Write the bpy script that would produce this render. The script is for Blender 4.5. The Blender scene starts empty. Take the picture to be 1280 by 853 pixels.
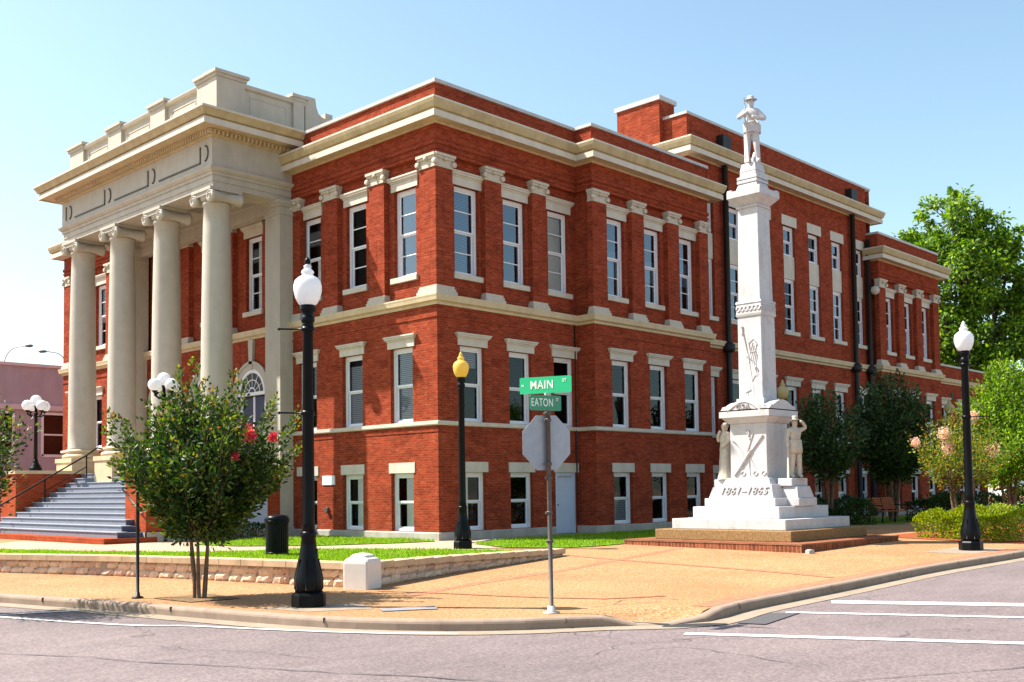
import bpy, bmesh, math, random
from mathutils import Vector, Matrix, noise
random.seed(7)
R = math.radians
S = bpy.context.scene
col = S.collection

# ------------------------------------------------------------------ helpers
class MB:
    """collects geometry, links it as one mesh object"""
    def __init__(s): s.v=[]; s.f=[]; s.m=[]; s.sm=[]
    def add(s, vs, fs, mi=0, smooth=False):
        b=len(s.v); s.v+= [tuple(v) for v in vs]
        for f in fs: s.f.append([b+i for i in f]); s.m.append(mi); s.sm.append(smooth)
    def box(s, x0,x1,y0,y1,z0,z1, mi=0):
        if x0>x1: x0,x1=x1,x0
        if y0>y1: y0,y1=y1,y0
        vs=[(x0,y0,z0),(x1,y0,z0),(x1,y1,z0),(x0,y1,z0),(x0,y0,z1),(x1,y0,z1),(x1,y1,z1),(x0,y1,z1)]
        s.add(vs,[(0,3,2,1),(4,5,6,7),(0,1,5,4),(1,2,6,5),(2,3,7,6),(3,0,4,7)],mi)
    def obox(s, M, hx,hy,hz, mi=0):
        vs=[M@Vector((x*hx,y*hy,z*hz)) for z in(-1,1) for x,y in((-1,-1),(1,-1),(1,1),(-1,1))]
        s.add(vs,[(0,3,2,1),(4,5,6,7),(0,1,5,4),(1,2,6,5),(2,3,7,6),(3,0,4,7)],mi)
    def taper(s, cx,cy,z0,z1,h0,h1, mi=0, k0=None,k1=None):
        k0=h0 if k0 is None else k0; k1=h1 if k1 is None else k1
        vs=[(cx-h0,cy-k0,z0),(cx+h0,cy-k0,z0),(cx+h0,cy+k0,z0),(cx-h0,cy+k0,z0),(cx-h1,cy-k1,z1),(cx+h1,cy-k1,z1),(cx+h1,cy+k1,z1),(cx-h1,cy+k1,z1)]
        s.add(vs,[(0,3,2,1),(4,5,6,7),(0,1,5,4),(1,2,6,5),(2,3,7,6),(3,0,4,7)],mi)
    def lathe(s, prof, n=24, M=None, mi=0, smooth=True, caps=True, rot=0):
        M=M or Matrix.Identity(4); vs=[];fs=[]
        for r,z in prof:
            for i in range(n):
                a=2*math.pi*i/n+rot; vs.append(M@Vector((r*math.cos(a),r*math.sin(a),z)))
        for k in range(len(prof)-1):
            for i in range(n):
                j=(i+1)%n; fs.append((k*n+i,k*n+j,(k+1)*n+j,(k+1)*n+i))
        s.add(vs,fs,mi,smooth)
        if caps:
            b=len(s.v)-len(vs)
            s.f.append([b+i for i in reversed(range(n))]); s.m.append(mi); s.sm.append(False)
            b2=b+(len(prof)-1)*n
            s.f.append([b2+i for i in range(n)]); s.m.append(mi); s.sm.append(False)
    def tube(s, pts, rad, n=8, mi=0, caps=True):
        pts=[Vector(p) for p in pts]; vs=[];fs=[]
        rr=rad if isinstance(rad,(list,tuple)) else [rad]*len(pts)
        up=Vector((0.13,0.07,1)).normalized()
        for k,p in enumerate(pts):
            d=(pts[min(k+1,len(pts)-1)]-pts[max(k-1,0)]).normalized()
            a=d.cross(up)
            if a.length<.05: a=d.cross(Vector((1,0,0)))
            a.normalize(); b=d.cross(a)
            for i in range(n):
                t=2*math.pi*i/n; vs.append(p+(a*math.cos(t)+b*math.sin(t))*rr[k])
        for k in range(len(pts)-1):
            for i in range(n):
                j=(i+1)%n; fs.append((k*n+i,k*n+j,(k+1)*n+j,(k+1)*n+i))
        s.add(vs,fs,mi,True)
        if caps:
            b=len(s.v)-len(vs)
            s.f.append([b+i for i in range(n)]); s.m.append(mi); s.sm.append(False)
            b+=(len(pts)-1)*n
            s.f.append([b+i for i in reversed(range(n))]); s.m.append(mi); s.sm.append(False)
    def sweep(s, prof, path, mi=0, closed=False, mis=None):
        """prof [(o,z)] outward offset, path [(x,y)]; outward = right of heading; mitred"""
        P=[Vector((p[0],p[1])) for p in path]; n=len(P); rows=[]
        for i in range(n):
            def nrm(a,b):
                d=(b-a).normalized(); return Vector((d.y,-d.x))
            if closed: n0=nrm(P[i-1],P[i]); n1=nrm(P[i],P[(i+1)%n])
            else:
                n0=nrm(P[i-1],P[i]) if i>0 else None; n1=nrm(P[i],P[i+1]) if i<n-1 else None
                n0=n0 or n1; n1=n1 or n0
            m=(n0+n1); m=m/max(m.dot(n0),.2)
            rows.append([(P[i].x+m.x*o,P[i].y+m.y*o,z) for o,z in prof])
        k=len(prof); vs=[v for r in rows for v in r]; fs=[]
        for i in range(n if closed else n-1):
            j=(i+1)%n
            for q in range(k-1): fs.append((i*k+q,i*k+q+1,j*k+q+1,j*k+q))
        s.add(vs,fs,mi)
        if mis:
            for q,f in enumerate(range(len(s.m)-len(fs),len(s.m))): s.m[f]=mis[q%(k-1)]
        if not closed:
            s.add(rows[0],[list(range(k))],mi); s.add(rows[-1],[list(reversed(range(k)))],mi)
    def build(s, name, mats, parent=None, loc=None, fix=False, bevel=0):
        me=bpy.data.meshes.new(name); me.from_pydata(s.v,[],s.f)
        for m in (mats if isinstance(mats,(list,tuple)) else [mats]): me.materials.append(m)
        me.polygons.foreach_set('material_index',s.m); me.polygons.foreach_set('use_smooth',s.sm)
        if fix:
            bm=bmesh.new(); bm.from_mesh(me); bmesh.ops.remove_doubles(bm,verts=bm.verts,dist=1e-5)
            bmesh.ops.recalc_face_normals(bm,faces=bm.faces); bm.to_mesh(me); bm.free()
        me.update()
        o=bpy.data.objects.new(name,me); col.objects.link(o)
        if bevel:
            b=o.modifiers.new('bevel','BEVEL'); b.width=bevel; b.segments=2; b.limit_method='ANGLE'; b.angle_limit=R(40)
        if loc: o.location=loc
        if parent: o.parent=parent
        return o
def tag(o,label=None,cat=None,group=None,kind=None):
    if label: o['label']=label
    group=group or {'crape_myrtle':'crape myrtles planted around the plaza','holly_tree':'dark trees along the shaded wall','shade_tree':'tall trees behind the courthouse','clipped_shrub':'yellow-green clipped shrubs','dark_shrub':'dark shrubs in the shaded beds'}.get(o.name.split('.')[0])
    if cat: o['category']=cat
    if group: o['group']=group
    if kind: o['kind']=kind
    return o
def empty(name,loc=(0,0,0),rz=0):
    o=bpy.data.objects.new(name,None); col.objects.link(o); o.location=loc; o.rotation_euler=(0,0,rz); o.empty_display_size=.2
    return o
def copy_tree(o,parent=None):
    c=o.copy(); col.objects.link(c); c.parent=parent
    for ch in list(o.children): copy_tree(ch,c)
    return c
def T(x,y,z): return Matrix.Translation((x,y,z))

# ------------------------------------------------------------------ materials
def lin(c): return tuple(((v/255)/12.92 if v/255<=.04045 else ((v/255+.055)/1.055)**2.4) for v in c)
class NT:
    def __init__(s,name):
        s.mat=bpy.data.materials.new(name); s.mat.use_nodes=True; s.t=s.mat.node_tree
        s.bsdf=s.t.nodes['Principled BSDF']; s.out=s.t.nodes['Material Output']
    def n(s,typ,**k):
        nd=s.t.nodes.new(typ)
        for a,b in k.items():
            if a in nd.inputs: nd.inputs[a].default_value=b
            else: setattr(nd,a,b)
        return nd
    def l(s,a,b): s.t.links.new(a,b)
    def noise(s,scale,detail=4,vec=None,rough=.6,dist=0):
        nd=s.n('ShaderNodeTexNoise'); nd.inputs['Scale'].default_value=scale; nd.inputs['Detail'].default_value=detail
        nd.inputs['Roughness'].default_value=rough; nd.inputs['Distortion'].default_value=dist
        s.l(vec if vec else s.geo().outputs['Position'],nd.inputs['Vector']); return nd.outputs['Fac']
    def geo(s):
        if not hasattr(s,'_g'): s._g=s.n('ShaderNodeNewGeometry')
        return s._g
    def ramp(s,fac,stops):
        r=s.n('ShaderNodeValToRGB'); e=r.color_ramp.elements
        while len(e)<len(stops): e.new(.5)
        for i,(p,c) in enumerate(stops): e[i].position=p; e[i].color=(*c,1) if len(c)==3 else c
        s.l(fac,r.inputs['Fac']); return r.outputs['Color']
    def mix(s,fac,a,b,mode='MIX'):
        m=s.n('ShaderNodeMix'); m.data_type='RGBA'; m.blend_type=mode
        for v,k in ((fac,0),(a,6),(b,7)):
            if hasattr(v,'links'): s.l(v,m.inputs[k])
            else: m.inputs[k].default_value=v if k==0 else (*v,1)
        return m.outputs[2]
    def math(s,op,a,b=None,c=None):
        m=s.n('ShaderNodeMath'); m.operation=op
        for i,v in enumerate((a,b,c)):
            if v is None: continue
            if hasattr(v,'links'): s.l(v,m.inputs[i])
            else: m.inputs[i].default_value=v
        return m.outputs[0]
    def mapv(s,scale=(1,1,1),vec=None):
        m=s.n('ShaderNodeMapping'); m.inputs['Scale'].default_value=scale
        s.l(vec if vec else s.geo().outputs['Position'],m.inputs['Vector']); return m.outputs[0]
    def bump(s,h,strength=.3,dist=.02):
        b=s.n('ShaderNodeBump'); b.inputs['Strength'].default_value=strength; b.inputs['Distance'].default_value=dist
        s.l(h,b.inputs['Height']); s.l(b.outputs[0],s.bsdf.inputs['Normal'])
    def fin(s,color=None,rough=.7,spec=.3,metal=0):
        if color is not None:
            if hasattr(color,'links'): s.l(color,s.bsdf.inputs['Base Color'])
            else: s.bsdf.inputs['Base Color'].default_value=(*color,1)
        s.bsdf.inputs['Roughness'].default_value=rough; s.bsdf.inputs['Specular IOR Level'].default_value=spec
        s.bsdf.inputs['Metallic'].default_value=metal
        return s.mat
    def wallvec(s):
        """(horizontal along wall, z, 0) from position and normal"""
        g=s.geo(); sp=s.n('ShaderNodeSeparateXYZ'); s.l(g.outputs['Position'],sp.inputs[0])
        sn=s.n('ShaderNodeSeparateXYZ'); s.l(g.outputs['True Normal'],sn.inputs[0])
        ax=s.math('GREATER_THAN',s.math('ABSOLUTE',sn.outputs[0]),.7)
        az=s.math('GREATER_THAN',s.math('ABSOLUTE',sn.outputs[2]),.7)
        u=s.math('ADD',s.math('MULTIPLY',sp.outputs[1],ax),s.math('MULTIPLY',sp.outputs[0],s.math('SUBTRACT',1.0,ax)))
        v=s.math('ADD',s.math('MULTIPLY',sp.outputs[2],s.math('SUBTRACT',1.0,az)),s.math('MULTIPLY',sp.outputs[1],az))
        c=s.n('ShaderNodeCombineXYZ'); s.l(u,c.inputs[0]); s.l(v,c.inputs[1]); return c.outputs[0]
def brick_mat(name,c1,c2,mortar,bw=.21,bh=.07,mort=.008,patch=(.55,.16,.08),amount=.35):
    t=NT(name); v=t.wallvec()
    b=t.n('ShaderNodeTexBrick'); t.l(v,b.inputs['Vector'])
    b.inputs['Scale'].default_value=1; b.inputs['Brick Width'].default_value=bw; b.inputs['Row Height'].default_value=bh
    b.inputs['Mortar Size'].default_value=mort; b.inputs['Mortar Smooth'].default_value=.4; b.inputs['Bias'].default_value=-.1
    b.inputs['Color1'].default_value=(*c1,1); b.inputs['Color2'].default_value=(*c2,1); b.inputs['Mortar'].default_value=(*mortar,1)
    big=t.noise(1.1,4,t.mapv((1,2.2,1),v)); st=t.noise(3.2,5,t.mapv((1,4.5,1),v),.7)
    f=t.ramp(st,[(.52,(0,0,0)),(.72,(1,1,1))])
    fm=t.math('MULTIPLY',f,amount)
    c=t.mix(fm,b.outputs['Color'],patch)
    dk=t.ramp(big,[(.25,(.62,.60,.60)),(.5,(1,1,1)),(.8,(1.1,1.05,1.05))])
    c=t.mix(1.0,c,dk,'MULTIPLY')
    fine=t.ramp(t.noise(34,2,v),[(.3,(.8,.8,.8)),(.7,(1.15,1.15,1.15))]); c=t.mix(1.0,c,fine,'MULTIPLY')
    # run-off streaks, longer than wide
    sk=t.ramp(t.noise(2.2,3,t.mapv((2.6,.35,1),v)),[(.3,(.72,.7,.7)),(.45,(1,1,1))]); c=t.mix(.7,c,sk,'MULTIPLY')
    t.bump(t.math('SUBTRACT',1.0,b.outputs['Fac']),.5,.008)
    return t.fin(c,.9,.04)
M={}
M['brick']=brick_mat('red_brick',(.205,.031,.014),(.31,.051,.021),(.28,.080,.048),patch=(.46,.135,.065),amount=.7)
M['brick_low']=brick_mat('cheek_brick',(.29,.045,.016),(.37,.065,.022),(.33,.11,.06),patch=(.50,.15,.07),amount=.3)
M['brickstep']=brick_mat('brick_step_edge',(.17,.05,.025),(.30,.09,.045),(.30,.18,.11),bw=.105,bh=.26,mort=.012,patch=(.42,.17,.09),amount=.5)
def plain(name,c,rough=.6,spec=.3,metal=0,var=.12,scale=3,bump=0,stain=None):
    t=NT(name); n1=t.noise(scale,5); lo=tuple(x*(1-var) for x in c); hi=tuple(min(1,x*(1+var)) for x in c)
    cc=t.ramp(n1,[(.3,lo),(.7,hi)])
    if stain:
        sk=t.ramp(t.noise(1.7,4,t.mapv((1.6,1.6,.3))),[(.3,stain),(.55,(1,1,1))]); cc=t.mix(.6,cc,sk,'MULTIPLY')
    if bump: t.bump(t.noise(60,3),bump,.005)
    return t.fin(cc,rough,spec,metal)
M['trim']=plain('cream_trim',(.53,.42,.27),.6,.3,var=.08,stain=(.78,.76,.72))
M['fascia']=plain('pale_fascia',(.56,.50,.42),.6,.15,var=.06,stain=(.86,.84,.82))
M['cyma']=plain('ochre_cyma',(.43,.34,.195),.6,.15,var=.12,stain=(.75,.72,.68))
M['stone']=plain('portico_stucco',(.42,.385,.325),.65,.3,var=.06,stain=(.84,.82,.80))
M['lintel']=plain('painted_lintel',(.53,.475,.40),.6,.3,var=.07,stain=(.8,.78,.75))
M['capital']=plain('weathered_capital',(.50,.44,.36),.8,.2,var=.12,scale=14)
M['white']=plain('white_paint',(.70,.71,.76),.4,.4,var=.04)
M['coping']=plain('metal_coping',(.44,.42,.40),.45,.4,var=.1)
M['plinth']=plain('plinth_concrete',(0.386,0.353,0.302),.8,.2,var=.15,scale=2,stain=(.7,.68,.66))
M['black']=plain('black_paint',(.004,.0045,.006),.32,.13,var=.2)
M['pipe']=plain('dark_downpipe',(.014,.012,.012),.5,.3)
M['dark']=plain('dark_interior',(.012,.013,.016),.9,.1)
M['roof']=plain('roof_membrane',(.3,.29,.28),.9,.1)
M['marble']=plain('white_marble',(.52,.49,.495),.5,.35,var=.07,scale=2.5,stain=(.85,.84,.84),bump=.05)
t=NT('white_marble'); n1=t.noise(2.6,7,dist=1.8); c=t.ramp(n1,[(.30,(0.41,0.39,0.40)),(.48,(0.52,0.495,0.50)),(.52,(0.455,0.435,0.445)),(.57,(0.53,0.505,0.51)),(.8,(0.49,0.465,0.475))]); c=t.mix(.6,c,t.ramp(t.noise(2.0,4,t.mapv((2.2,2.2,.35))),[(.3,(.74,.72,.71)),(.5,(1,1,1))]),'MULTIPLY'); t.bump(t.noise(40,3),.08,.004); M['marble']=t.fin(c,.5,.25)
M['figure']=plain('aged_marble',(0.47,0.42,0.349),.55,.3,var=.1,scale=9,stain=(.82,.76,.66))
M['relief']=plain('carved_shadow_stone',(.33,.31,.31),.7,.2,var=.1,scale=20)
M['steel']=plain('galvanised_steel',(.10,.08,.07),.6,.4,.2,var=.2,scale=20)
M['signback']=plain('aluminium_back',(.33,.34,.38),.45,.5,.35,var=.1,scale=6)
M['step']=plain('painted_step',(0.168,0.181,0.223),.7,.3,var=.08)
M['stepdark']=plain('dark_step_end',(.055,.065,.11),.7,.3,var=.15)  # shade on the step ends painted in as dark blue; portico doors share it
M['steptop']=plain('pale_step_tread',(0.277,0.294,0.344),.6,.3,var=.06)  # treads in a paler tone than the risers
M['kerb']=plain('kerb_concrete',(0.285,0.21,0.16),.85,.2,var=.12,scale=5,stain=(.78,.74,.72),bump=.15)
M['gutter']=plain('gutter_concrete',(0.27,0.212,0.16),.85,.2,var=.15,scale=4,bump=.15)
M['bark']=plain('smooth_bark',(.15,.09,.055),.8,.2,var=.35,scale=12)
M['barkgrey']=plain('grey_bark',(.12,.09,.065),.9,.1,var=.3,scale=8)
M['wood']=plain('bench_wood',(.27,.065,.018),.6,.1,var=.25,scale=9)
M['mulch']=plain('red_mulch',(.26,.07,.03),.95,.1,var=.5,scale=25,bump=.6)
M['soil']=plain('tree_pit_soil',(.17,.11,.06),.95,.1,var=.5,scale=14,bump=.6)
M['blind']=NT('window_blind')
t=M['blind']; w=t.n('ShaderNodeTexWave'); w.bands_direction='Z'; w.inputs['Scale'].default_value=5.5
t.l(t.geo().outputs['Position'],w.inputs['Vector']); M['blind']=t.fin(t.ramp(w.outputs['Fac'],[(.2,(.14,.15,.18)),(.7,(.38,.40,.44))]),.8,.2)
M['curtain']=plain('pale_curtain',(.84,.81,.76),.9,.1,var=.12,scale=3)
M['shade']=plain('roller_shade',(.55,.53,.50),.9,.1,var=.08,scale=2)
def glass(name,tint,refl,gc=(.85,.92,1)):
    t=NT(name); t.t.nodes.remove(t.bsdf)
    g=t.n('ShaderNodeBsdfGlossy'); g.inputs['Roughness'].default_value=.03; g.inputs['Color'].default_value=(*gc,1)
    tr=t.n('ShaderNodeBsdfTransparent'); tr.inputs['Color'].default_value=(*tint,1)
    fr=t.n('ShaderNodeFresnel'); fr.inputs['IOR'].default_value=1.55
    f=t.math('ADD',t.math('MULTIPLY',fr.outputs[0],1.0),refl)
    nb=t.n('ShaderNodeBump'); nb.inputs['Strength'].default_value=.12; nb.inputs['Distance'].default_value=.02
    t.l(t.noise(1.3,2),nb.inputs['Height']); t.l(nb.outputs[0],g.inputs['Normal'])
    m=t.n('ShaderNodeMixShader'); t.l(f,m.inputs[0]); t.l(tr.outputs[0],m.inputs[1]); t.l(g.outputs[0],m.inputs[2])
    t.l(m.outputs[0],t.out.inputs[0]); return t.mat
M['glass']=glass('window_glass',(.93,.95,.96),.0,(.52,.57,.62))
M['glassblue']=glass('sky_window_glass',(.30,.42,.52),.10)
# ground materials
t=NT('exposed_aggregate'); g1=t.noise(22,8,rough=.95); g2=t.noise(.5,5); g3=t.noise(6,4)
c=t.ramp(g1,[(.40,(0.126,0.0546,0.0235)),(.5,(0.336,0.193,0.0882)),(.60,(0.538,0.378,0.227))])
c=t.mix(t.ramp(t.noise(.22,2),[(.42,(0,0,0)),(.6,(.55,.55,.55))]),c,t.mix(1.0,c,(1.0,.80,.78),'MULTIPLY'))
c=t.mix(.7,c,t.ramp(g2,[(.3,(.80,.76,.70)),(.6,(1.05,1.02,1))]),'MULTIPLY'); c=t.mix(.5,c,t.ramp(g3,[(.3,(.8,.78,.74)),(.6,(1.05,1.05,1.05))]),'MULTIPLY')
t.bump(g1,.35,.006); M['aggregate']=t.fin(c,.9,.15)
t=NT('asphalt'); g1=t.noise(24,8,rough=.97); g2=t.noise(.35,5); g3=t.noise(2.2,6,t.mapv((.5,1.6,1)))
c=t.ramp(g1,[(.38,(0.0798,0.0588,0.0605)),(.5,(0.170,0.137,0.135)),(.62,(0.311,0.256,0.252))])
c=t.mix(.8,c,t.ramp(g2,[(.3,(.78,.76,.78)),(.65,(1.08,1.04,1.04))]),'MULTIPLY'); c=t.mix(.6,c,t.ramp(g3,[(.3,(.78,.78,.8)),(.6,(1.04,1.04,1.04))]),'MULTIPLY')
# fine cracks
vo=t.n('ShaderNodeTexVoronoi'); vo.feature='DISTANCE_TO_EDGE'; vo.inputs['Scale'].default_value=.22
wv=t.n('ShaderNodeVectorMath'); wv.operation='ADD'; t.l(t.geo().outputs['Position'],wv.inputs[0])
nv=t.n('ShaderNodeTexNoise'); nv.inputs['Scale'].default_value=1.2; t.l(t.geo().outputs['Position'],nv.inputs['Vector']); t.l(nv.outputs['Color'],wv.inputs[1])
t.l(wv.outputs[0],vo.inputs['Vector'])
cr=t.math('MULTIPLY',t.math('LESS_THAN',vo.outputs['Distance'],.0022),t.math('GREATER_THAN',t.noise(.45,2),.52))
c=t.mix(t.math('MULTIPLY',cr,.65),c,(.05,.045,.045)); t.bump(g1,.4,.006); M['asphalt']=t.fin(c,.85,.25)
M['patch']=plain('dark_asphalt',(.085,.08,.085),.9,.2,var=.2,scale=40,bump=.3)
t=NT('road_paint'); g=t.noise(30,4); M['paint']=t.fin(t.ramp(g,[(.28,(0.357,0.323,0.315)),(.42,(0.561,0.544,0.544))]),.7,.3)
t=NT('brick_paver_band'); c=t.ramp(t.noise(9,4),[(.3,(0.282,0.106,0.0572)),(.7,(0.405,0.185,0.106))]); M['paver']=t.fin(c,.85,.2)
t=NT('brick_walk'); c=t.ramp(t.noise(14,4),[(.3,(0.378,0.202,0.16)),(.7,(0.487,0.294,0.235))]); M['redwalk']=t.fin(c,.85,.2)
t=NT('path_concrete'); c=t.ramp(t.noise(5,5),[(.3,(0.336,0.244,0.168)),(.7,(0.437,0.328,0.235))]); M['path']=t.fin(c,.85,.2)
t=NT('lawn_soil'); c=t.ramp(t.noise(7,5),[(.3,(.075,.15,.010)),(.7,(.15,.27,.02))]); M['lawn']=t.fin(c,.95,.1)
def leafmat(name,stops,trans=.35,rough=.5):
    t=NT(name); r=t.geo().outputs['Random Per Island']; c=t.ramp(r,stops)
    t.t.nodes.remove(t.bsdf)
    d=t.n('ShaderNodeBsdfPrincipled'); d.inputs['Roughness'].default_value=rough; d.inputs['Specular IOR Level'].default_value=.35; t.l(c,d.inputs['Base Color'])
    tr=t.n('ShaderNodeBsdfTranslucent'); c2=t.mix(1.0,c,(1.35,1.45,.5),'MULTIPLY'); t.l(c2,tr.inputs['Color'])
    m=t.n('ShaderNodeMixShader'); m.inputs[0].default_value=trans; t.l(d.outputs[0],m.inputs[1]); t.l(tr.outputs[0],m.inputs[2])
    t.l(m.outputs[0],t.out.inputs[0]); return t.mat
M['grass']=leafmat('grass_blades',[(0,(0.119,0.23,0.0051)),(.5,(0.196,0.323,0.0068)),(1,(0.306,0.425,0.017))],.45)
M['myrtle']=leafmat('myrtle_leaves',[(0,(.007,.022,.004)),(.5,(.022,.060,.008)),(.8,(.060,.12,.014)),(1,(.17,.21,.02))],.3)
M['tip']=leafmat('new_growth',[(0,(.07,.13,.012)),(.6,(.19,.22,.02)),(.88,(.28,.16,.02)),(1,(.24,.06,.02))],.4)
M['pinkfl']=leafmat('pink_flowers',[(0,(.62,.02,.07)),(1,(.85,.10,.18))],.3)
M['palefl']=leafmat('pale_flowers',[(0,(.80,.45,.42)),(1,(.88,.68,.62))],.3)
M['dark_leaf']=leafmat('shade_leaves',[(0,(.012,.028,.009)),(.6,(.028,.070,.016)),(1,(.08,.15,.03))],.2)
M['big_leaf']=leafmat('oak_leaves',[(0,(0.027,0.0765,0.0072)),(.5,(0.099,0.207,0.0108)),(1,(0.288,0.396,0.018))],.4)
M['hedge']=leafmat('hedge_leaves',[(0,(0.088,0.15,0.00704)),(.5,(0.229,0.29,0.0106)),(1,(0.405,0.422,0.022))],.4)
M['bright_leaf']=leafmat('light_leaves',[(0,(0.045,0.108,0.0072)),(.5,(0.135,0.252,0.0108)),(1,(0.288,0.414,0.018))],.45)
M['autumn_leaf']=leafmat('olive_orange_leaves',[(0,(.04,.09,.008)),(.5,(.13,.22,.015)),(.8,(.34,.33,.02)),(1,(.50,.20,.02))],.35)
def globe(name,c):
    t=NT(name); t.bsdf.inputs['Base Color'].default_value=(*c,1); t.bsdf.inputs['Roughness'].default_value=.25
    tr=t.n('ShaderNodeBsdfTranslucent'); tr.inputs['Color'].default_value=(*c,1)
    m=t.n('ShaderNodeMixShader'); m.inputs[0].default_value=.4; t.l(t.bsdf.outputs[0],m.inputs[1]); t.l(tr.outputs[0],m.inputs[2]); t.l(m.outputs[0],t.out.inputs[0]); return t.mat
M['globe']=globe('white_globe',(.84,.84,.86)); M['yglobe']=globe('yellowed_globe',(.86,.62,.13)); M['oglobe']=globe('amber_globe',(.60,.50,.24))
M['signgreen']=plain('bright_green_sheeting',(.006,.42,.17),.35,.5,var=.05); M['signgreen2']=plain('green_sheeting',(.008,.22,.11),.4,.5,var=.08)
M['letter']=plain('white_letter',(.85,.85,.72),.4,.4,var=.05)
M['pinkwall']=plain('mauve_masonry',(.40,.335,.40),.85,.2,var=.08,scale=1.2,stain=(.85,.82,.84))
M['pinktrim']=plain('mauve_trim',(.60,.50,.55),.7,.2,var=.05)
M['carwhite']=plain('car_paint',(.75,.76,.78),.25,.5,var=.02); M['rubber']=plain('rubber',(.02,.02,.02),.8,.2)
M['bluedoor']=plain('pale_blue_door',(.50,.56,.68),.4,.4,var=.04)
M['postwhite']=plain('white_post_paint',(0.655,0.588,0.538),.7,.2,var=.05,scale=5)
t=NT('wall_stone'); r=t.geo().outputs['Random Per Island']; c=t.ramp(r,[(0,(.48,.31,.24)),(.3,(.66,.48,.35)),(.7,(.72,.55,.41)),(1,(.58,.40,.31))])
c=t.mix(.6,c,t.ramp(t.noise(12,5),[(.3,(.7,.66,.62)),(.6,(1.08,1.06,1.04))]),'MULTIPLY'); t.bump(t.noise(14,4),.8,.03); M['rock']=t.fin(c,.9,.15)
M['capstone']=plain('cap_stone',(0.504,0.361,0.235),.85,.2,var=.15,scale=4,stain=(.7,.66,.62),bump=.2)
M['mortar']=plain('wall_mortar',(.36,.28,.22),.95,.1)
M['agg_step']=plain('pebble_step',(0.25,0.15,0.065),.9,.15,var=.45,scale=26,bump=.5)
M['rust']=plain('brown_roof',(.10,.04,.03),.8,.2)

# ------------------------------------------------------------------ heights of the place
CAM=Vector((-20.183,-22.268,1.6)); FW=Vector((math.cos(R(43.839)),math.sin(R(43.839))))
def sm(t): t=min(max(t,0),1); return t*t*(3-2*t)
def base_z(x,y):
    d=(Vector((x,y))-CAM.xy).dot(FW); t=min(max((d-15)/15,0),1); return .2*t*t
def walk_z(x,y):
    q=math.hypot(x+9.0,y+14.15); return base_z(x,y)-.115*math.exp(-(q/.62)**4)
def road_z(x,y): return base_z(x,y)-.135
def lawn_z(x,y):
    dl=x-(-9.28-.28*(y+7.87)); w=sm(dl/6.0); return .375*(1-w)+base_z(x,y)*w+.004

def sheet(name,pts,zf,mat,step=1.0,off=0,thick=0,parent=None,kind='structure',cuts=()):
    bm=bmesh.new(); vs=[bm.verts.new((x,y,0)) for x,y in pts]; bm.faces.new(vs)
    x0=min(p[0] for p in pts);x1=max(p[0] for p in pts);y0=min(p[1] for p in pts);y1=max(p[1] for p in pts)
    for ax,a,b in ((0,x0,x1),(1,y0,y1)):
        q=math.ceil(a/step)*step
        while q<b:
            if q>a+1e-4:
                co=(q,0,0) if ax==0 else (0,q,0); no=(1,0,0) if ax==0 else (0,1,0)
                bmesh.ops.bisect_plane(bm,geom=bm.verts[:]+bm.edges[:]+bm.faces[:],plane_co=co,plane_no=no,dist=1e-5)
            q+=step
    for co,no in cuts: bmesh.ops.bisect_plane(bm,geom=bm.verts[:]+bm.edges[:]+bm.faces[:],plane_co=co,plane_no=no,dist=1e-5)
    bmesh.ops.triangulate(bm,faces=[f for f in bm.faces if len(f.verts)>4])
    if thick:
        r=bmesh.ops.extrude_face_region(bm,geom=bm.faces[:]); top=[g for g in r['geom'] if isinstance(g,bmesh.types.BMVert)]; ts=set(top)
    else: ts=set(bm.verts)
    for v in bm.verts:
        z=zf(v.co.x,v.co.y)+off
        v.co.z = z if v in ts else z-thick
    bmesh.ops.recalc_face_normals(bm,faces=bm.faces)
    if not thick:
        for f in bm.faces:
            if f.normal.z<0: f.normal_flip()
    me=bpy.data.meshes.new(name); bm.to_mesh(me); bm.free(); me.materials.append(mat)
    o=bpy.data.objects.new(name,me); col.objects.link(o)
    if parent: o.parent=parent
    elif kind: o['kind']=kind
    return o
def smooth_path(pts,step=.35):
    out=[]
    for i in range(len(pts)-1):
        p0=Vector(pts[max(i-1,0)]);p1=Vector(pts[i]);p2=Vector(pts[i+1]);p3=Vector(pts[min(i+2,len(pts)-1)])
        n=max(1,int((p2-p1).length/step)) if (p2-p1).length<12 else 12
        for k in range(n):
            t=k/n; out.append(.5*((2*p1)+(p2-p0)*t+(2*p0-5*p1+4*p2-p3)*t*t+(3*p1-p0-3*p2+p3)*t**3))
    out.append(Vector(pts[-1])); return out

# ------------------------------------------------------------------ ground
KL=[(-22.4,36),(-19.2,22),(-15.9,8),(-13.4,-4.16),(-12.87,-6.4),(-12.42,-8.93),(-12.12,-10.5),(-11.82,-11.46),(-11.28,-12.45),(-10.55,-13.2),(-9.7,-13.75),(-9.1,-14.3),(-8.5,-14.5),(-7.42,-14.3),(-6.5,-14.2),(-3.73,-14.03),(.41,-13.80),(4.98,-13.9),(12,-13.9),(40,-14.2),(110,-15)]
KP=smooth_path(KL,.4)
def off_path(path,o):
    out=[]
    for i,p in enumerate(path):
        a=path[max(i-1,0)]; b=path[min(i+1,len(path)-1)]; d=(b-a).normalized(); out.append(Vector((p.x-d.y*o,p.y+d.x*o)))
    return out   # positive = left of heading (inland)
sheet('ground',[(-900,-900),(900,-900),(900,900),(-900,900)],lambda x,y:-.06,M['path'],300)
bpy.data.objects['ground'].location.z=-.4
rd=sheet('road',[(-70,-60),(180,-60),(180,130),(-70,130)],road_z,M['asphalt'],2.5)
mb=MB(); ins=off_path(KP,-.34); vs=[];fs=[]
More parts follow.
